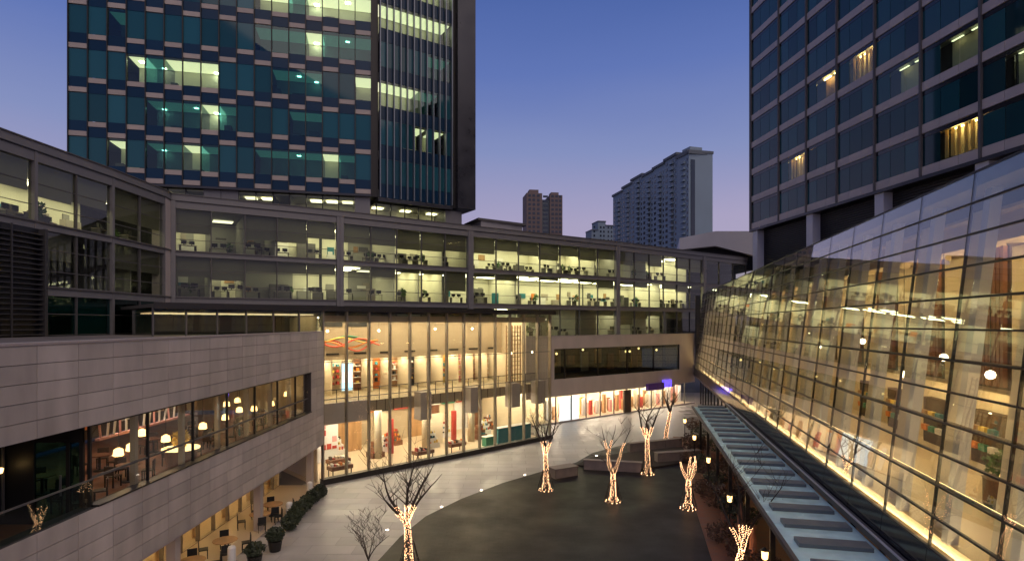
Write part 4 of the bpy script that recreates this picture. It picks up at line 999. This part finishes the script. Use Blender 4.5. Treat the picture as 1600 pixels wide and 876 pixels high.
MB().fbox(fbn, 2.5, 9, -10, -3, z1, z1 + 3).build('roof_box', 'far_brown', t); MB().fbox(fbn, 18, 23.5, -10, -3, z2, z2 + 2.5).build('roof_box', 'far_brown', t)
wn = MB()
for f in range(14, 33):
    for u in (1.2, 4.2, 7.4, 17.6, 20.4, 23.0): wn.fbox(fbn, u, u + 1.7, 0, .2, f * 3.1 + .9, f * 3.1 + 2.5)
    wn.fbox(fbn, 12, 15.5, -2, -1.8, f * 3.1 + .9, f * 3.1 + 2.4)
kind(wn.build('window', 'far_window', t), 'stuff')
t = thing('small_far_block', 'small pale apartment block left of the stepped residential high-rise', 'building', (64, 420, 0))
fsb = Fr((58, 420), (75, 424))
for u0, u1, py in ((0, 5, 360), (5, 11, 346), (11, 17, 352)):
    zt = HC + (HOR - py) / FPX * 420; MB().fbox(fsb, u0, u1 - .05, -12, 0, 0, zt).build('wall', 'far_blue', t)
    MB().fbox(fsb, u0 - .2, u1 + .2, -12.2, .4, zt, zt + .8).build('roof', 'far_blue_dark', t)
wn = MB()
for f in range(14, 27):
    for u in (1.5, 6.5, 9, 12.5, 15): wn.fbox(fsb, u, u + 1.2, 0, .2, f * 3.1 + .9, f * 3.1 + 2.4)
kind(wn.build('window', 'far_window', t), 'stuff')

# ================================================================== TREES
def wiggle(q, p0, d, L, n, jit, up=.0):
    pts = [Vector(p0)]; d = Vector(d).normalized()
    for _ in range(n):
        d = (d + Vector((q.gauss(0, jit), q.gauss(0, jit), q.gauss(0, jit * .6) + up))).normalized()
        pts.append(pts[-1] + d * (L / n))
    return pts
def tree(label, loc, h, fork, nl, spread, seed, lit=.6, r0=.13, twig=1.0, litlimb=True, lightn=300):
    q = random.Random(seed); t = thing('bare_tree', label, 'tree', (*loc, 0))
    base = Vector((*loc, 0)); trunk = wiggle(q, base, (q.uniform(-.05, .05), q.uniform(-.05, .05), 1), fork, 6, .035)
    rr = [r0 * 1.35] + [r0 * (1.0 - .07 * i) for i in range(1, 7)]
    MB().tube(trunk, rr, 9).build('trunk', 'bark', t, True)
    lights = [(trunk, rr)]
    for k in range(nl):
        a = k * 2 * math.pi / nl + q.uniform(-.4, .4); s = spread * q.uniform(.6, 1.2)
        L = (h - fork) * q.uniform(.8, 1.05)
        mb = MB(); limb = wiggle(q, trunk[-1] - Vector((0, 0, .12)), (math.cos(a) * s, math.sin(a) * s, 1), L, 7, .11, .0)
        lr = [r0 * .5 * (1 - i / 7.3) ** 1.25 + .007 for i in range(8)]
        mb.tube(limb, lr, 6)
        if litlimb: lights.append((limb[:max(3, int(8 * lit))], lr))
        for j in range(int(7 * twig)):
            i = q.randint(2, 6); aa = q.uniform(0, 6.28)
            tw = wiggle(q, limb[i], (math.cos(aa) * .9, math.sin(aa) * .9, .9), L * q.uniform(.3, .62), 5, .14, .03)
            mb.tube(tw, [max(.005, lr[i] * .45 * (1 - m / 5.5)) for m in range(6)], 5)
            for _ in range(3):
                i2 = q.randint(1, 4); a2 = q.uniform(0, 6.28)
                mb.tube(wiggle(q, tw[i2], (math.cos(a2), math.sin(a2), .9), L * q.uniform(.1, .22), 3, .15, .05), [.009, .008, .007, .006], 4)
        mb.build('limb', 'bark', t, True)
    mb = MB(); ico = [(1, 0, 0), (-1, 0, 0), (0, 1, 0), (0, -1, 0), (0, 0, 1), (0, 0, -1)]
    icf = [(0, 2, 4), (2, 1, 4), (1, 3, 4), (3, 0, 4), (2, 0, 5), (1, 2, 5), (3, 1, 5), (0, 3, 5)]
    for li, (pts, rad) in enumerate(lights):
        n = lightn if li == 0 else lightn // 4
        for m in range(n):
            f = (m + q.random()) / n * (len(pts) - 1); i = min(int(f), len(pts) - 2); c = pts[i].lerp(pts[i + 1], f - i)
            r = rad[i] + .014; a = m * 2.4 + q.uniform(-.5, .5)
            c = c + Vector((math.cos(a) * r, math.sin(a) * r, 0)); s = .0155
            mb.add([c + Vector(v) * s for v in ico], icf)
    if lightn: kind(mb.build('fairy_light', 'fairy', t), 'stuff')
    return t
def guard(loc, label, h=1.5, r=.62):
    t = thing('tree_guard', label, 'tree guard', (*loc, 0), 'conical tree guards'); x, y = loc
    for k in range(8):
        a = k * math.pi / 4
        MB().tube([(x + r * math.cos(a), y + r * math.sin(a), .005), (x + .2 * math.cos(a), y + .2 * math.sin(a), h)], .022, 5).build('strut', 'frame_dark', t)
    for f in (.08, .5, .97):
        rr = r + (.2 - r) * f
        MB().tube([(x + rr * math.cos(a), y + rr * math.sin(a), h * f) for a in [k * math.pi / 8 for k in range(17)]], .018, 5, False).build('ring', 'frame_dark', t)
    for k in range(10):
        a = k * .63; rr = r - .12
        MB().lathe([(.01, 0), (.03, .02), (.01, .05)], 6, (x + rr * math.cos(a), y + rr * math.sin(a), .006)).build('base_light', 'fairy', t)
TREES = [((640, 893), 6.0, 2.4, 6, .72, 'large bare tree with wide twigs and lit trunk in the left foreground', 3, .28, .2, 1.2),
         ((853, 765), 6.0, 2.7, 4, .42, 'light-wrapped bare tree in front of the right end of the atrium', 5, .35, .2, 1.0),
         ((958, 783), 5.8, 1.9, 3, .5, 'tall forked tree wrapped in lights in the middle of the dark plaza', 8, .8, .2, .6),
         ((1012, 740), 6.6, 2.9, 4, .6, 'light-wrapped tree with dark spreading branches behind the forked tree', 12, .35, .2, .8),
         ((1040, 692), 6.2, 3.3, 4, .45, 'small light-wrapped tree farthest back by the purple sign', 15, .1, .19, .7),
         ((1075, 794), 3.9, 1.9, 4, .75, 'short light-wrapped tree with pruned limbs at the right of the plaza', 19, .95, .2, .1),
         ((1148, 905), 6.4, 1.6, 4, .5, 'light-wrapped tree cut by the lower edge beside the canopy', 22, .3, .17, 1.0)]
for (px, py), h, fork, nl, spd, lb, seed, lit, r0, tw in TREES:
    p = gp(px, py); tree(lb, p, h, fork, nl, spd, seed, lit, r0, tw, lit > .12)
for i, s in ((0, 'the left foreground tree'), (1, 'the tree by the atrium'), (2, 'the tall forked tree'), (3, 'the tree behind the forked tree'), (5, 'the short pruned tree')):
    guard(gp(*TREES[i][0]), 'dark conical strut guard with lights around the foot of ' + s)
tree('small dark sapling without lights at the lower left of the plaza', gp(578, 900), 3.2, .9, 5, .5, 31, 0, .05, 1.3, False, 0)

# ================================================================== STREET FURNITURE
for i, (px, py) in enumerate([(605, 828), (752, 766), (820, 742), (932, 712), (690, 792), (1112, 760)]):
    x, y = gp(px, py)
    t = thing('ground_light', 'small round light set in the paving edge, ' + ['beside the left foreground tree', 'middle of the curved edge', 'nearest the tree by the atrium', 'behind the stone bench', 'second along the curved edge', 'by the lamp post'][i], 'light', (x, y, 0), 'paving edge lights')
    MB().lathe([(.12, .004), (.11, .03)], 12, (x, y, 0)).build('rim', 'frame_mid', t); MB().lathe([(.085, .03), (.06, .05)], 12, (x, y, 0)).build('lens', 'ground_lamp', t)
def lamp_post(loc, label, h=2.4):
    x, y = loc; t = thing('lamp_post', label, 'lamp post', (x, y, 0), 'lantern posts')
    MB().lathe([(.12, .0), (.1, .12), (.04, .2), (.035, h - .2)], 10, (x, y, 0)).build('post', 'frame_dark', t)
    MB().lathe([(.07, h - .2), (.12, h - .15), (.14, h + .15), (.1, h + .18)], 10, (x, y, 0)).build('lantern', 'bulb', t)
    MB().lathe([(.18, h + .18), (.03, h + .32)], 10, (x, y, 0)).build('cap', 'frame_dark', t)
for (px, py), s in (((1107, 718), 'beside the white planter'), ((1140, 778), 'between the shrubs near the canopy'), ((1085, 683), 'third from the back shops'), ((1070, 657), 'nearest the back shops'), ((1195, 866), 'at the lower edge under the canopy')):
    lamp_post(gp(px, py, 2.4), 'black post with glowing lantern ' + s)
# benches / low walls / beds
def block(a, b, wd, h, label, name='stone_bench', cat='bench'):
    fr = Fr(a, b); t = thing(name, label, cat, fr.pt(fr.L / 2, 0, 0))
    bb = MB().fbox(fr, 0, fr.L, -wd, 0, .005, h - .06).build('base', 'stone_bench', t); MB().fbox(fr, -.04, fr.L + .04, -wd - .04, .04, h - .06, h).build('seat', 'stone_bench', t)
    n = max(1, int(fr.L / 1.6))
    for k in range(n + 1): MB().fbox(fr, min(fr.L - .03, k * fr.L / n), min(fr.L, k * fr.L / n + .02), 0, .006, .05, h - .06).build('joint', 'frame_dark', bb)
block(gp(868, 748), gp(903, 742), 1.0, .75, 'short stone bench block right of the tree by the atrium')
block(gp(912, 733), gp(1003, 738), .5, .8, 'long low stone wall behind the forked tree', 'low_wall', 'wall')
block(gp(985, 706), gp(1066, 697), .5, .8, 'low stone wall in the rear before the farthest tree', 'low_wall', 'wall')
block(gp(1028, 724), gp(1096, 719), .6, .9, 'low stone wall at the right of the rear plaza', 'low_wall', 'wall')
kind(MB().prism([gp(900, 728), gp(1000, 735), gp(1080, 722), gp(1066, 699), gp(985, 708), gp(925, 716)], .007, .14).build('planting_bed', 'soil'), 'structure')
def shrub(loc, r, h, mat, label, potm=None, n=420, size=.09, group='shrubs', z=0.0):
    x, y = loc; t = thing('shrub', label, 'shrub', (x, y, z), group); zb = .03
    if potm:
        MB().lathe([(r * .55, z + .01), (r * .72, z + .5), (r * .76, z + .55), (r * .6, z + .55)], 12, (x, y, 0)).build('pot', potm, t); zb = .5
    kind(leaf_blob((x, y, z + zb + h / 2), (r, r, h / 2), n, size, int(abs(x * 37 + y * 11))).build('foliage', mat, t), 'stuff')
    mb = MB().tube([(x, y, z + zb), (x, y, z + zb + h * .6)], [.04, .02], 5).build('stem', 'bark', t)
hl = [(500, 778), (489, 786), (478, 796), (468, 806), (460, 817), (453, 828)]
hs = ['farthest of the dark hedge row by the cafe', 'second from the far end of the dark hedge row', 'third from the far end of the dark hedge row', 'fourth from the far end of the dark hedge row', 'fifth from the far end of the dark hedge row', 'nearest of the dark hedge row by the cafe']
for (px, py), s in zip(hl, hs): shrub(gp(px, py), .5, .95, 'leaf', 'dark leafy box shrub, ' + s, None, 900, .085, 'cafe hedge')
shrub(gp(430, 860), .5, .75, 'leaf', 'round dark shrub in a pot in front of the cafe hedge', 'frame_dark', 700, .085, 'cafe hedge')
shrub(gp(398, 884), .5, .7, 'leaf', 'dark shrub at the lower edge beside the cafe terrace', 'frame_dark', 700, .085, 'cafe hedge')
for (px, py), s in (((484, 772), 'farthest along the cafe terrace'), ((452, 806), 'in the middle of the cafe terrace'), ((362, 880), 'at the lower edge of the cafe terrace')):
    x, y = gp(px, py)
    t = thing('bollard', 'pale stone bollard ' + s, 'bollard', (x, y, 0), 'cafe bollards')
    MB().lathe([(.2, .03), (.19, .8), (.15, .88), (.05, .92)], 14, (x, y, 0)).build('body', 'white', t); MB().lathe([(.26, .0), (.26, .06)], 14, (x, y, 0)).build('foot', 'concrete', t)
# cafe terrace tables and chairs
cc = chair((0, 0, 0), 0, 'dark cafe chair on the terrace under the stone overhang', 'black', 'cafe terrace chairs')
fst = True
for i, ((px, py), s) in enumerate([((368, 866), 'nearest the bollard'), ((425, 822), 'second from the lower edge'), ((446, 806), 'farthest back'), ((300, 900), 'at the lower edge')]):
    x, y = gp(px, py); x = min(x, -14.9)
    table_set('cafe_table', (x, y, .03), f'round cafe terrace table {s}', 'wood_light', r=.6)
    for k in range(4):
        a = k * 1.57 + .5; l = (x + 1.0 * math.cos(a), y + 1.0 * math.sin(a), .03)
        lb = f'dark cafe chair, {side(math.cos(a), math.sin(a))} of the terrace table {s}'
        if fst: cc.location = l; cc.rotation_euler = (0, 0, a - math.pi / 2); fst = False; cc['label'] = lb
        else: copy_thing(cc, l, a - math.pi / 2, lb)
# planting and terrace under the canopy
kind(MB().fbox(fh, fh.uy(60), UE, .0, 4.6, .007, .06).build('terrace_deck', 'wood'), 'structure')
sp_ = [((1118, 768), .9, 1.0, 'in a white planter beside the lamp post'), ((1140, 748), .8, 1.3, 'behind the white planter'), ((1098, 704), .9, 1.3, 'between the two rear lanterns'), ((1122, 716), .9, 1.6, 'against the canopy edge in the middle'),
       ((1082, 672), .9, 1.4, 'nearest the back shops'), ((1152, 800), .7, 1.2, 'right of the second lantern'), ((1092, 690), .9, 1.5, 'right of the third lantern'), ((1165, 770), .9, 1.9, 'tallest, beside the canopy post'), ((1148, 730), .9, 1.6, 'under the canopy edge'), ((1165, 835), .8, 1.2, 'near the light-wrapped tree at the lower edge')]
for i, ((px, py), r, h, s) in enumerate(sp_):
    shrub(gp(px, py), r, h, 'leaf_brown' if i % 3 else 'leaf', f'brown winter shrub {s}', 'white' if i == 0 else ('terracotta' if i % 2 else None), 520, .1, 'terrace shrubs')
for k in range(12):
    Y = 23 + k * 2.9; x = 5.54 + .212 * Y + (-.7, .2, -.25)[k % 3]
    shrub((x, Y), .75 + .15 * (k % 2), 1.1 + .25 * (k % 3), 'leaf_brown' if k % 4 else 'leaf', f'{["low", "bushy", "tall"][k % 3]} russet shrub along the canopy terrace, ' + ['nearest the camera', 'second', 'third', 'fourth', 'fifth', 'sixth', 'seventh', 'eighth', 'ninth', 'tenth', 'eleventh', 'farthest'][k] + ('' if k in (0, 11) else ' from the camera'), 'terracotta' if k % 3 == 1 else None, 420, .1, 'terrace shrubs')
def parasol(loc, label, open_=True, r=1.5, h=2.6):
    x, y = loc; t = thing('parasol', label, 'parasol', (x, y, 0)); 
    MB().lathe([(.3, .06), (.28, .14), (.03, .16), (.03, h)], 10, (x, y, 0)).build('pole', 'wood_light', t)
    if open_: MB().lathe([(r, h - .45), (r * .97, h - .42), (.05, h + .1), (.02, h + .12)], 8, (x, y, 0)).build('canopy', 'umbrella', t)
    else: MB().lathe([(.12, 1.0), (.2, 1.1), (.16, 1.9), (.05, h + .05)], 10, (x, y, 0)).build('folded_canopy', 'umbrella', t)
parasol((10.15, 21.0), 'open brown parasol at the lower edge beneath the canopy'); parasol((11.3, 27.0), 'folded brown parasol beside the canopy post', False); parasol((11.9, 30.0), 'folded brown parasol farther along the terrace', False)
print('objects', len(bpy.data.objects))
